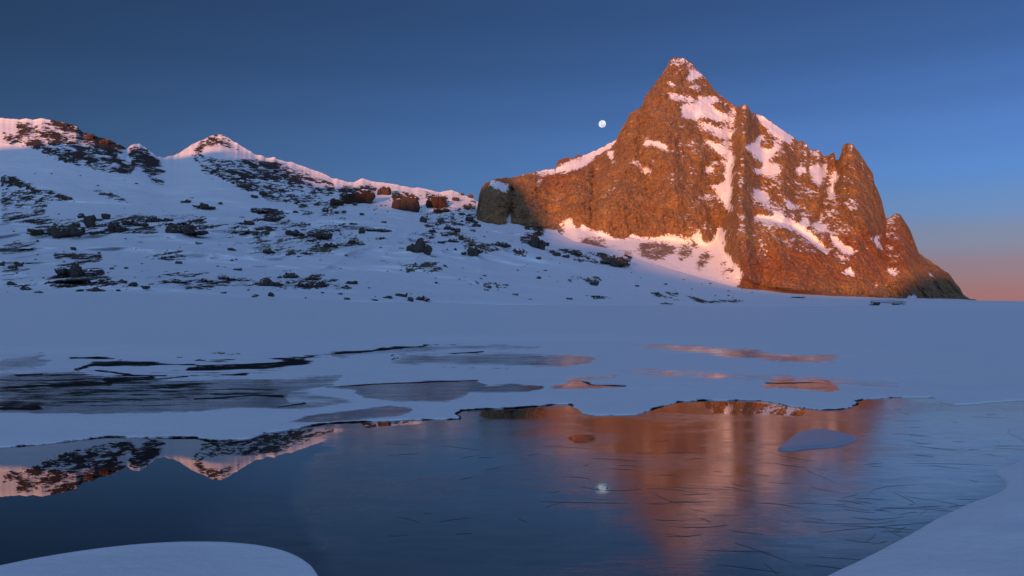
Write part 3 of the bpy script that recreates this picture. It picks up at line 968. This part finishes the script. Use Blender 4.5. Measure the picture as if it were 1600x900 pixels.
DARKS = [  # wet black channels along the shore: polyline, half widths
    ([(118, 581), (135, 575), (155, 571), (200, 569), (260, 570), (330, 573)], 2.4),
    ([(290, 577), (340, 577), (400, 573), (430, 569), (470, 562)], 6.0),
    ([(440, 566), (500, 557), (560, 551), (600, 546)], 3.0),
    ([(600, 546), (660, 541), (720, 538)], 1.4),
    ([(150, 582), (190, 586), (220, 589), (300, 590), (385, 588)], 2.0),
    ([(180, 597), (260, 595), (300, 592)], 4.5),
    ([(0, 608), (60, 604), (140, 604), (180, 604)], 2.4),
    ([(30, 589), (70, 588)], 2.6), ([(0, 640), (60, 637)], 3.0),
    ([(122, 563), (160, 564), (190, 565)], 1.2),
    ([(300, 627), (380, 620), (440, 622)], 1.8), ([(420, 638), (470, 632)], 1.4),
    ([(510, 608), (620, 602), (750, 596)], 0.9),
    ([(610, 563), (625, 556), (750, 551)], 0.9),
    ([(700, 574), (800, 579)], 1.0), ([(905, 597), (925, 602), (978, 604)], 1.4),
    ([(1185, 601), (1240, 602), (1305, 600)], 0.9),
]
m_bare = blur(raster(BARE), 2)
bare = np.zeros_like(GX)
dark = np.zeros_like(GX)
wpx = fbm(gx * 0.35, gy * 0.5, 0, 4, 150) * 30
wpy = fbm(gx * 0.4, gy * 0.5, 3.3, 4, 151) * 4.5
wmod = np.clip(0.85 + 1.9 * fbm(gx * 0.55, gy * 0.35, 7.7, 4, 152), 0.25, 2.4)
bare[:nI] = sample(m_bare, GPX[:nI] + wpx, GPY[:nI] + wpy)
for ln, wd in DARKS:
    sub = slice(0, nI)
    d = seg_dist(GPX[sub] + wpx, (GPY[sub] + wpy) * 1.6, [(a, b * 1.6) for a, b in ln])
    wd = wd * wmod
    dark[sub] = np.maximum(dark[sub], 0.80 * np.exp(-(d / (wd * 2.2)) ** 2))
m_wet = blur(raster([(0.50, [(-420, 592), (0, 588), (120, 588), (200, 594), (330, 598), (440, 606), (420, 622), (250, 640), (0, 648), (-420, 650)]), (0.36, [(0, 575), (120, 572), (300, 575), (450, 565), (440, 590), (300, 600), (0, 600)])]), 6)
dark[:nI] = np.maximum(dark[:nI], sample(m_wet, GPX[:nI] + wpx, GPY[:nI] + wpy))
edge = np.where((gy > 11) & (s_shelf > s_bank), np.exp(-((s_shelf - 0.0) / 0.085) ** 2), 0) * 0.78  # shade and gap under the shelf rim, painted as a dark line
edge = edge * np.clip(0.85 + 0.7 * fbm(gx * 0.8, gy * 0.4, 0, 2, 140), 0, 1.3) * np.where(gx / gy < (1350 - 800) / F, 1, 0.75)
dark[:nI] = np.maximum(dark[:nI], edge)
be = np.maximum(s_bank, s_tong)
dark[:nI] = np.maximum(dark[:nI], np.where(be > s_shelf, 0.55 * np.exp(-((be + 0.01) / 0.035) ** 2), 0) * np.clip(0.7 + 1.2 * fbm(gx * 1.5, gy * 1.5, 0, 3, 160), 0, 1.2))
mnd = False & (s_mound > -0.6) & (s_mound > s_shelf) & (s_mound > s_bank)
bare[:nI] = np.where(mnd, np.maximum(bare[:nI], 0.9 * (1.0 - sst(s_mound, -0.02, 0.30))), bare[:nI])
GZ[:nI] -= 0.012 * np.clip(bare[:nI], 0, 1) * (z_shelf > 0.0)
verts = np.stack([GX, GY, GZ], -1)
quadz = np.maximum(np.maximum(GZ[:-1, :-1], GZ[1:, :-1]), np.maximum(GZ[:-1, 1:], GZ[1:, 1:]))
keep = quadz > -0.085
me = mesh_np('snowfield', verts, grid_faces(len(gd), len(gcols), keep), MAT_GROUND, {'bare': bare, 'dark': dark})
snowfield = link('snowfield', me, kind='structure', category='snow', label='pale blue snow plain and snow covered ice along the lake shore')


def on_plain(px, py):
    j = int(np.argmin(np.abs(gcols - px)))
    pyc = HY - F * (GZ[:, j] - EYE) / gd
    i = int(np.argmin(np.abs(pyc - py)))
    return verts[i, j]


# ground in every other direction, lying under the near sheet
n = 60
g = np.linspace(-1, 1, n)
g = np.sign(g) * np.abs(g) ** 2.2 * 9000
bx, by = np.meshgrid(g, g)
bz = np.full(bx.shape, -1.3) + np.where(by < -30, 1.0, 0)
bz = np.where(by > 420, -25.0, bz)
me = mesh_np('ground', np.stack([bx, by, bz], -1), grid_faces(n, n), MAT_SLOPE, {'rock': np.zeros(bx.shape), 'scrub': np.zeros(bx.shape)})
link('ground', me, kind='structure', category='ground', label='wide snow covered ground under the plain')

# ------------------------------------------------------------------ lake: open water at one side, thin clear ice elsewhere
lc = np.arange(-900, 2500, 5.0)
lr = np.concatenate([np.geomspace(2600, 935, 20)[:-1], np.arange(935, 590, -2.0)])
ld = EYE * F / (lr - HY)
LX = (lc[None, :] - 800) / F * ld[:, None]
LY = np.broadcast_to(ld[:, None], LX.shape)
OPEN = [[(-420, 660), (0, 660), (300, 660), (480, 655), (565, 655), (540, 690), (470, 725), (440, 770), (470, 830), (540, 900), (-420, 960)],
        ]
OPEN3 = [(0.75, [(932, 754), (948, 752), (956, 764), (946, 778), (934, 774), (926, 764)])]
OPEN2 = [[(560, 655), (660, 652), (660, 662), (570, 668)], [(752, 640), (850, 637), (852, 652), (756, 652)],
        [(880, 684), (912, 680), (940, 686), (905, 692)], [(1100, 625), (1260, 636), (1255, 650), (1110, 644)]]
m_open = np.maximum(blur(raster(OPEN), 26), 1.3 * blur(raster(OPEN2), 4))
m_open = np.maximum(m_open, blur(raster(OPEN3), 7))
fr = 1 - 1.3 * sample(m_open, np.broadcast_to(lc[None, :], LX.shape), np.broadcast_to(lr[:, None], LX.shape))
CLOUD_SHEEN = [(1.0, [(1385, 622), (1480, 628), (1700, 640), (1750, 700), (1570, 735), (1480, 800), (1400, 770), (1375, 700)]),
         (0.62, [(1370, 640), (1700, 640), (1600, 760), (1480, 830), (1330, 880), (1200, 860), (1280, 760)]),
         (0.10, [(420, 665), (900, 655), (940, 740), (1000, 820), (1250, 840), (1300, 930), (300, 930), (330, 800), (420, 720)]),
         (0.07, [(880, 650), (1380, 650), (1380, 800), (900, 860)])]
m_cloud_sheen = blur(raster(CLOUD_SHEEN), 34)  # cloudy ice; at the right also a painted sheen of the low sky
cloud = sample(m_cloud_sheen, np.broadcast_to(lc[None, :], LX.shape), np.broadcast_to(lr[:, None], LX.shape))
me = mesh_np('lake', np.stack([LX, LY, np.zeros(LX.shape)], -1), grid_faces(len(ld), len(lc)), MAT_LAKE, {'frost': fr, 'cloud': cloud})
lake = link('lake', me, kind='structure', category='lake', label='dark mirror calm lake with thin clear ice reflecting the peaks')

# long thin ice needles and cracks standing proud in the frozen surface
M = Mat('dark_ice_needle')
MAT_NEEDLE = M.done(M.bsdf(M.mix(M.noise(M.coords(), 5.0, 3), (0.02, 0.02, 0.025), (0.16, 0.14, 0.13)), 0.4, 0.5))
rn = np.random.default_rng(5)
NV_, NQ_ = [], []
def needle(px, py, length, ang, wdt, bend):
    x0, y0 = (px - 800) * EYE / (py - HY), EYE * F / (py - HY)
    k = 7
    base_i = sum(len(a) for a in NV_)
    t = np.linspace(-0.5, 0.5, k)
    a = ang + bend * t
    cx_ = x0 + np.cumsum(np.cos(a)) * length / k
    cy_ = y0 + np.cumsum(np.sin(a)) * length / k
    ww = wdt * (1 - (2 * t) ** 2) + 0.0015
    nx, ny = -np.sin(a), np.cos(a)
    vv_ = np.concatenate([np.stack([cx_ + nx * ww, cy_ + ny * ww, np.full(k, -0.002)], 1),
                          np.stack([cx_, cy_, 0.001 + ww * 0.55], 1),
                          np.stack([cx_ - nx * ww, cy_ - ny * ww, np.full(k, -0.002)], 1)])
    NV_.append(vv_)
    for q_ in range(k - 1):
        for r_ in range(2):
            NQ_.append((base_i + r_ * k + q_, base_i + r_ * k + q_ + 1, base_i + (r_ + 1) * k + q_ + 1, base_i + (r_ + 1) * k + q_))
for (x0_, x1_, y0_, y1_, cnt, am, asd) in ((1180, 1560, 700, 800, 60, -0.5, 0.45), (1000, 1400, 780, 890, 75, -0.35, 0.5), (880, 1200, 690, 800, 40, -0.3, 0.6),
                                          (560, 900, 690, 890, 40, 0.1, 0.6), (1380, 1580, 640, 700, 35, -0.2, 0.4), (1300, 1540, 760, 860, 45, 0.6, 0.25)):
    for _ in range(cnt // 2):
        needle(rn.uniform(x0_, x1_), rn.uniform(y0_, y1_), rn.gamma(2.0, 0.16) + 0.08, rn.normal(am, asd), rn.uniform(0.0008, 0.0035), rn.normal(0, 0.5))
link('ice_needles', mesh_np('ice_needles', np.concatenate(NV_), np.array(NQ_), MAT_NEEDLE), lake, kind='stuff')

# ------------------------------------------------------------------ the ridge behind the photographer that keeps the low ground in shade
SHADE = [(-300, 236), (0, 234), (45, 228), (110, 234), (180, 230), (205, 222), (262, 236), (285, 246), (312, 256), (345, 251), (375, 243), (396, 236), (415, 243), (430, 248),
         (455, 266), (480, 282), (505, 294), (540, 292), (560, 290), (585, 300), (602, 318), (618, 330), (650, 334), (668, 326),
         (692, 320), (716, 306)]
SHADE_A = [(760, 272), (792, 274), (808, 284), (824, 300), (842, 328), (858, 350), (872, 366), (895, 386), (925, 388), (945, 380),
           (970, 396), (1000, 414), (1040, 428), (1090, 438), (1145, 450), (1200, 457), (1300, 464), (1380, 464), (1410, 452), (1440, 432),
           (1470, 424), (1495, 430)]
ca, sa, te = math.cos(SUN_AZ), math.sin(SUN_AZ), math.tan(SUN_EL)
S_BACK = -1300.0
prof = []
for fn, lst in ((on_slope, SHADE), (on_peak, SHADE_A)):
    for px, py in lst:
        q = fn(px, py)
        u = q[0] * ca - q[1] * sa
        s = q[0] * sa + q[1] * ca
        prof.append((u, q[2] + (s - S_BACK) * te))
prof.sort()
pu = np.array([p[0] for p in prof])
ph = np.array([p[1] for p in prof])
uu = np.arange(-2600, 2200, 6.0)
hh = np.interp(uu, pu, ph)
hh = np.convolve(np.pad(hh, 2, mode='edge'), np.ones(5) / 5, 'valid')
ext = np.where(uu < pu[0], (pu[0] - uu) * 0.05, 0) + np.where(uu > pu[-1], np.minimum((uu - pu[-1]) * 0.05, 60), 0)
hh = hh + ext
ws = np.concatenate([np.linspace(-900, -40, 20), [-15, 0, 15], np.linspace(40, 800, 24)])
UU, SS = np.meshgrid(uu, ws)
HH = np.maximum(hh[None, :] - np.abs(SS) * 0.62 + (fbm(UU / 90, SS / 90, 0, 4, 201) * 22) * np.clip(np.abs(SS) / 60, 0, 1), -0.6)
s_ = S_BACK + SS
RX = UU * ca + s_ * sa
RY = -UU * sa + s_ * ca
me = mesh_np('ridge_behind', np.stack([RX, RY, HH], -1), grid_faces(*UU.shape), MAT_SLOPE,
             {'rock': np.clip(fbm(UU / 40, SS / 60, 0, 4, 205) + 0.3, 0, 1), 'scrub': np.zeros(UU.shape)})
link('snowy_ridge', me, kind='structure', category='ridge', label='snowy mountain ridge on the sunrise side of the lake')

# ------------------------------------------------------------------ moon
def uv_sphere(r, nu=48, nv_=24):
    th = np.linspace(0, math.pi, nv_)
    phi = np.linspace(0, 2 * math.pi, nu)
    T, Ph = np.meshgrid(th, phi, indexing='ij')
    return np.stack([np.sin(T) * np.cos(Ph), np.sin(T) * np.sin(Ph), np.cos(T)], -1) * r, grid_faces(nv_, nu)


M = Mat('moon_disc')
maria = M.noise(M.coords((1, 1, 1), src=M.tc.outputs['Object']), 0.045, 4, 0.55)
mc = M.ramp(maria, [(0.38, (0.50, 0.58, 0.74)), (0.58, (1.0, 1.0, 1.0))])
em = M.n('ShaderNodeEmission')
M.l(mc, em.inputs['Color'])
em.inputs['Strength'].default_value = 0.72
MAT_MOON = M.done(em.outputs[0])
v, q = uv_sphere(5.6 / F * 5000)
mo = link('moon', mesh_np('moon', v, q, MAT_MOON), category='moon', label='small pale full moon in the blue sky beside the rock peak')
mo.location = Vector(world(np.array(941.0), np.array(193.5), np.array(5000.0)).tolist())

# ------------------------------------------------------------------ ice floe frozen into the lake
fp = np.array(pix_plane(FLOE))
cen = fp.mean(0)
M = Mat('frosted_floe')
gr = M.noise(M.coords(), 6.0, 5, 0.7)
MAT_FLOE = M.done(M.bsdf(M.mix(gr, (0.26, 0.29, 0.36), (0.42, 0.45, 0.52)), 0.35, 0.5, M.bump(gr, 0.3, 0.01), 1.31))
ring = []
for k in range(len(fp)):
    a, b = fp[k], fp[(k + 1) % len(fp)]
    for t in (0,):
        ring.append(a + (b - a) * t)
ring = np.array(ring)
nrg = len(ring)
levels = [(1.0, -0.03), (1.0, 0.010), (0.93, 0.018), (0.6, 0.022), (0.25, 0.024), (0.001, 0.024)]
vv = []
for sc, z in levels:
    p_ = (ring - cen) * sc
    vv.append(np.concatenate([np.concatenate([p_, p_[:1]], 0), np.full((nrg + 1, 1), z)], 1))
floe = link('ice_floe', mesh_np('ice_floe', np.stack(vv), grid_faces(len(levels), nrg + 1), MAT_FLOE), category='ice floe',
            label='lens shaped frosted ice floe lying in the orange reflection')
floe.location = (cen[0], cen[1], 0)


# ------------------------------------------------------------------ rocks
def lump_verts(seed, sub=3, facets=16, rough=0.10):
    r_ = np.random.default_rng(seed)
    th = np.linspace(0.02, math.pi - 0.02, 4 + 4 * sub)
    phi = np.linspace(0, 2 * math.pi, 6 + 6 * sub + 1)
    T, Ph = np.meshgrid(th, phi, indexing='ij')
    d = np.stack([np.sin(T) * np.cos(Ph), np.sin(T) * np.sin(Ph), np.cos(T)], -1)
    nrm = r_.normal(size=(facets, 3))
    nrm /= np.linalg.norm(nrm, axis=1)[:, None]
    hgt = r_.uniform(0.62, 1.0, facets)
    dots = np.einsum('ijk,fk->ijf', d, nrm)
    rr = np.min(np.where(dots > 0.15, hgt / np.maximum(dots, 0.15), 3.0), -1)
    rr = np.minimum(rr, 1.15)
    n_ = fbm(d[..., 0] * 2.4 + seed, d[..., 1] * 2.4, d[..., 2] * 2.4, 4, seed)
    rr = rr * (1 + n_ * rough * 3)
    rr[:, -1] = rr[:, 0]
    return d * rr[..., None], grid_faces(*T.shape)


def boulder_mesh(seed):
    v, q = lump_verts(seed, 3)
    v = v.reshape(-1, 3)
    v = v / np.array([np.ptp(v[:, 0]), np.ptp(v[:, 1]), np.ptp(v[:, 2])])
    v[:, 2] -= v[:, 2].min() + 0.22          # partly sunk
    return mesh_np('boulder', v, q, MAT_ROCK, smooth=False)


def outcrop_mesh(seed, mat=None, nl=16, fat=1.0):
    r_ = np.random.default_rng(seed)
    V, Q = [], []
    off = 0
    for k in range(nl):
        v, q = lump_verts(seed * 31 + k, 2, 14)
        v = v.reshape(-1, 3)
        s = r_.uniform(0.25, 0.95)
        x = r_.uniform(-1, 1)
        hgt = r_.uniform(0.35, 1.0) * (1 - 0.75 * abs(x)) * s
        v = v * np.array([0.42 * s * fat, 0.45 * s * fat, 0.75 * hgt]) + np.array([x, r_.uniform(-0.5, 0.5), 0.15 * hgt])
        V.append(v)
        Q.append(q + off)
        off += len(v)
    V = np.concatenate(V)
    Q = np.concatenate(Q)
    lo, hi_ = V.min(0), V.max(0)
    V = (V - (lo + hi_) / 2) / (hi_ - lo)
    V[:, 2] -= V[:, 2].min() + 0.25
    return mesh_np('outcrop', V, Q, mat or MAT_ROCK, smooth=False)


BOULDERS = [boulder_mesh(300 + k) for k in range(9)]
OUTCROPS = [outcrop_mesh(400 + k) for k in range(8)]


def dome_mesh(seed):
    r_ = np.random.default_rng(seed)
    V, Q, off = [], [], 0
    for k, x in enumerate((-0.55, 0.0, 0.5)):
        v, q = lump_verts(seed * 17 + k, 4, 46, 0.05)
        v = v.reshape(-1, 3)
        s_k = r_.uniform(0.7, 1.0)
        v = v * np.array([0.62 * s_k, 0.6, 0.85 * s_k]) + np.array([x + r_.uniform(-.1, .1), r_.uniform(-.15, .15), r_.uniform(-.15, .1)])
        V.append(v)
        Q.append(q + off)
        off += len(v)
    V, Q = np.concatenate(V), np.concatenate(Q)
    lo, hi_ = V.min(0), V.max(0)
    V = (V - (lo + hi_) / 2) / (hi_ - lo)
    V[:, 2] -= V[:, 2].min() + 0.25
    return mesh_np('buttress', V, Q, MAT_BUTT)


BUTTS = [dome_mesh(500 + k) for k in range(5)]
rk = random.Random(11)


def put_rock(name, me, px, py, wpx, hpx, fn, label=None, group=None, parent=None, deep=0.75, cat='rock'):
    base = fn(px, py + hpx * 0.5)
    d = base[1]
    w_, h_ = wpx * d / F, hpx * d / F
    o = link(name, me, parent)
    o.location = (float((px - 800) / F * d), float(d), float(base[2] - 0.05 * h_))
    o.scale = (w_, w_ * deep, h_ * 1.05)
    o.rotation_euler = (rk.uniform(-.08, .08), rk.uniform(-.10, .10), rk.uniform(-0.35, 0.35))
    if label:
        o['label'] = label
        o['category'] = cat
    if group:
        o['group'] = group
    return o


# outcrops with a look or place of their own: px, py, w, h, label
NAMED = [
    (87, 355, 82, 28, 'long dark ragged outcrop, widest of the hillside, left of the stepped crags'),
    (292, 353, 64, 28, 'broad dark crag standing alone at the end of the outcrop row'),
    (180, 350, 26, 26, 'tall dark crag in the middle of the outcrop row'),
    (141, 342, 18, 26, 'narrow upright crag beside the widest outcrop'),
    (318, 320, 34, 13, 'low dark outcrop below the pyramid peak, above the crag row'),
    (120, 417, 60, 30, 'large broken dark outcrop on the lower hillside above the plain'),
    (122, 400, 30, 9, 'flat dark ledge on top of the large broken outcrop'),
    (418, 438, 52, 17, 'big blocky dark boulder with flat top near the plain edge'),
    (424, 458, 11, 10, 'square lone boulder just below the big flat topped block'),
    (275, 437, 46, 9, 'long low slab with snow on it on the lower hillside'),
    (660, 464, 24, 11, 'wedge shaped dark rock standing at the edge of the snow plain'),
    (628, 459, 20, 8, 'flat topped dark rock beside the wedge at the plain edge'),
    (642, 466, 10, 9, 'small rounded rock between flat topped rock and wedge'),
    (606, 463, 16, 5, 'thin low rock lying at the end of the plain edge group'),
    (551, 440, 20, 8, 'smooth tilted dark slab above the snow plain'),
    (655, 378, 42, 28, 'rugged dark knoll outcrop on the slope under the saddle'),
    (500, 363, 40, 16, 'wide dark outcrop on the mid slope, right of a paler one'),
    (461, 361, 32, 14, 'rounded brownish outcrop on the mid slope'),
    (566, 358, 11, 14, 'upright dark boulder at the head of a thin rock line'),
    (592, 358, 48, 7, 'thin horizontal line of rock beside the upright boulder'),
    (385, 346, 26, 10, 'dark oval boulder alone in the snow below the pyramid peak'),
    (424, 338, 54, 16, 'long tilted rock band running down the snow below the east shoulder'),
    (738, 388, 36, 18, 'scrubby brown outcrop below the dark cliff end'),
    (834, 372, 38, 26, 'jumble of black rocks at the foot of the dark cliff'),
    (958, 404, 46, 22, 'dark broken rocks at the edge of the pink scree apron'),
    (928, 441, 16, 9, 'lone brown tussocky rock in the snow below the scree apron'),
    (1367, 473, 18, 8, 'small dark rock at the snow edge under the right pinnacles'),
]
SHORT = ['the widest ragged outcrop', 'the broad crag ending the row', 'the tall crag mid row', 'the narrow upright crag', 'the low outcrop above the crag row',
         'the large broken outcrop', 'the flat ledge', 'the flat topped block', 'the square lone boulder', 'the long low slab', 'the wedge rock', 'the flat topped plain edge rock',
         'the small rounded plain edge rock', 'the thin plain edge rock', 'the smooth tilted slab', 'the rugged knoll', 'the wide mid slope outcrop', 'the rounded brownish outcrop',
         'the upright dark boulder', 'the thin rock line', 'the dark oval boulder', 'the long tilted rock band', 'the scrubby outcrop', 'the black rock jumble',
         'the rocks edging the scree', 'the lone tussocky rock', 'the rock under the pinnacles']


def rock_label(px, py, w_, h_):
    k = min(range(len(NAMED)), key=lambda q: (NAMED[q][0] - px) ** 2 + 3 * (NAMED[q][1] - py) ** 2)
    n_ = NAMED[k]
    dy = py - n_[1]
    far = math.hypot(px - n_[0], 1.7 * dy) > 70
    rel_ = ('upslope of' if dy < -9 else 'downslope of' if dy > 9 else 'level with') if far or abs(dy) > 9 else 'beside'
    size = 'tiny' if w_ <= 7 else 'small' if w_ <= 11 else 'medium' if w_ <= 17 else 'large'
    ar = w_ / h_
    shape = 'slab' if ar > 2.9 else 'squat rock' if ar > 1.75 else 'upright block'
    return f'{size} dark {shape} in snow, {"well " if far and rel_ != "level with" else ""}{rel_} {SHORT[k]}'


for k, (px, py, w_, h_, lab) in enumerate(NAMED):
    big = w_ > 22
    put_rock('rock_outcrop' if big else 'boulder', (OUTCROPS if big else BOULDERS)[k % 8], px, py, w_, h_, on_slope, lab)

ZONES = [
    ('rock in the row of dark crags halfway up the left hillside', 'rocks of the crag row', [
        (165, 337, 14, 12), (205, 345, 30, 16), (240, 341, 26, 11), (260, 342, 20, 8), (293, 313, 20, 8), (195, 357, 14, 8), (128, 336, 12, 10),
        (120, 350, 14, 12), (60, 362, 22, 10), (225, 350, 14, 7)]),
    ('small rock scattered on snow just above the plain at left', 'rocks scattered above the plain edge', [
        (20, 415, 14, 9), (29, 411, 14, 12), (197, 418, 8, 4), (175, 419, 8, 4), (190, 438, 18, 7), (210, 443, 16, 9), (228, 447, 16, 6),
        (18, 441, 14, 8), (40, 449, 20, 7), (60, 455, 14, 6), (100, 445, 28, 6), (125, 453, 14, 5), (150, 450, 30, 9), (185, 452, 8, 5), (350, 456, 10, 4),
        (165, 436, 26, 8), (400, 460, 10, 4), (320, 436, 24, 8), (355, 432, 28, 10), (255, 402, 18, 7), (280, 409, 12, 6), (140, 429, 10, 6),
        (398, 462, 9, 4), (300, 430, 14, 4), (115, 387, 10, 6), (362, 388, 14, 6), (310, 379, 12, 5), (155, 394, 6, 4), (372, 420, 14, 5), (90, 431, 12, 5),
        (3, 412, 8, 7), (45, 410, 10, 4)]),
    ('dark rock in the cluster around the blocky flat topped boulder', 'rocks near the flat topped boulder', [
        (455, 428, 28, 12), (470, 443, 22, 11), (490, 431, 26, 13), (501, 441, 22, 13), (541, 447, 18, 8), (532, 458, 7, 4), (543, 466, 10, 5), (504, 457, 6, 3),
        (521, 437, 8, 5), (525, 446, 6, 4), (450, 440, 7, 5), (478, 465, 4, 3), (585, 468, 12, 3), (437, 432, 8, 6)]),
    ('dark rock on the snow slope between pyramid peak and saddle', 'rocks of the middle slope', [
        (385, 359, 12, 8), (400, 363, 10, 9), (418, 363, 10, 8), (405, 328, 28, 9), (509, 326, 11, 10), (398, 306, 13, 6), (412, 301, 14, 7), (388, 347, 18, 9),
        (420, 390, 20, 12), (515, 381, 22, 11), (550, 376, 14, 8), (566, 381, 12, 4), (478, 394, 24, 7), (596, 371, 20, 6), (440, 296, 10, 5),
        (462, 330, 9, 5), (565, 334, 8, 5), (600, 346, 9, 4), (555, 318, 8, 6), (526, 331, 8, 4), (495, 318, 10, 6), (553, 349, 14, 4), (345, 317, 8, 5), (490, 300, 9, 5)]),
    ('dark block in the boulder field leading up to the dark cliff', 'boulder field below the saddle', [
        (662, 341, 12, 13), (702, 354, 20, 10), (715, 358, 10, 10), (734, 340, 12, 9), (721, 370, 9, 10), (705, 374, 26, 8), (676, 360, 12, 6), (736, 305, 9, 8),
        (727, 322, 7, 9), (735, 319, 6, 7), (748, 352, 7, 6), (695, 366, 11, 6), (683, 350, 7, 5), (710, 347, 6, 4), (707, 364, 6, 5), (690, 378, 14, 5), (722, 345, 5, 4), (674, 370, 9, 5)]),
    ('small tussock covered rock on gentle snow below the rock peak', 'rocks on the gentle snow below the peak', [
        (785, 380, 30, 11), (805, 459, 11, 4), (842, 433, 8, 5), (890, 466, 10, 4), (1025, 457, 14, 5), (1055, 458, 10, 4), (1040, 473, 22, 4), (1115, 470, 20, 3),
        (760, 452, 9, 3), (757, 430, 7, 3), (935, 462, 22, 4), (1150, 469, 22, 3), (790, 444, 10, 3), (842, 402, 10, 5), (870, 396, 14, 7), (900, 394, 20, 9),
        (1245, 464, 24, 3), (1400, 475, 12, 3), (682, 441, 6, 4), (995, 446, 8, 3), (1040, 443, 7, 3), (885, 399, 12, 7), (853, 380, 14, 8)]),
]
zi = 0
for lab, grp, lst in ZONES:
    for px, py, w_, h_ in lst:
        zi += 1
        m_ = OUTCROPS[zi % 8] if w_ > 17 else BOULDERS[zi % 9]
        lb = rock_label(px, py, w_, h_)
        put_rock('boulder' if w_ <= 17 else 'rock_outcrop', m_, px, py, w_, h_, on_slope, lb, 'rocks: ' + lb)

# buttresses that stand out of the mountain itself are parts of it
for k, (px, py, w_, h_) in enumerate([(561, 303, 52, 28), (526, 313, 24, 16), (600, 295, 22, 18), (634, 312, 46, 34), (682, 311, 34, 26), (690, 327, 26, 9), (712, 309, 12, 9),
                                      (140, 211, 20, 9), (164, 220, 18, 9), (100, 193, 12, 6)]):
    put_rock('rock_buttress', BUTTS[k % 5], px, py, w_, h_, on_slope, parent=slopes, deep=0.55)

# stones on the far shore of the lake
for k, (px, py, w_, h_) in enumerate([(313, 562, 17, 4), (345, 550, 12, 4), (335, 551, 8, 2), (360, 552, 10, 2), (282, 557, 10, 2), (372, 552, 8, 2)]):
    put_rock('shore_stone', BOULDERS[k], px, py, w_, h_, on_plain, 'small black stone poking from snow on the lake shore', 'stones on the lake shore')

# countless small stones sprinkled over the hillside snow
rs = np.random.default_rng(21)
SV, SQ, so = [], [], 0
protos = [lump_verts(700 + k, 1, 10) for k in range(6)]
ZS = [((0, 560), (345, 460), 260), ((560, 900), (335, 470), 150), ((880, 1200), (425, 474), 45), ((0, 240), (270, 345), 60), ((420, 760), (300, 345), 70)]
for (xa, xb), (ya, yb), cnt in ZS:
    for _ in range(cnt):
        px, py = rs.uniform(xa, xb), rs.uniform(ya, yb)
        if vnoise(px / 45.0, py / 16.0, 0.5, 77) < rs.uniform(-0.35, 0.5):
            continue
        b_ = on_slope(px, py)
        wpx_ = 1.4 + rs.gamma(1.6, 1.0)
        sz = wpx_ * b_[1] / F * 0.5
        v, q = protos[rs.integers(6)]
        v = v.reshape(-1, 3) * np.array([sz, sz, sz * rs.uniform(0.45, 0.9)])
        a_ = rs.uniform(0, 6.28)
        v = np.stack([v[:, 0] * math.cos(a_) - v[:, 1] * math.sin(a_), v[:, 0] * math.sin(a_) + v[:, 1] * math.cos(a_), v[:, 2]], 1) + b_
        SV.append(v)
        SQ.append(q + so)
        so += len(v)
link('scattered_stones', mesh_np('scattered_stones', np.concatenate(SV), np.concatenate(SQ), MAT_ROCK, smooth=False),
     kind='stuff', category='stones', label='countless tiny dark stones sprinkled over the hillside snow')
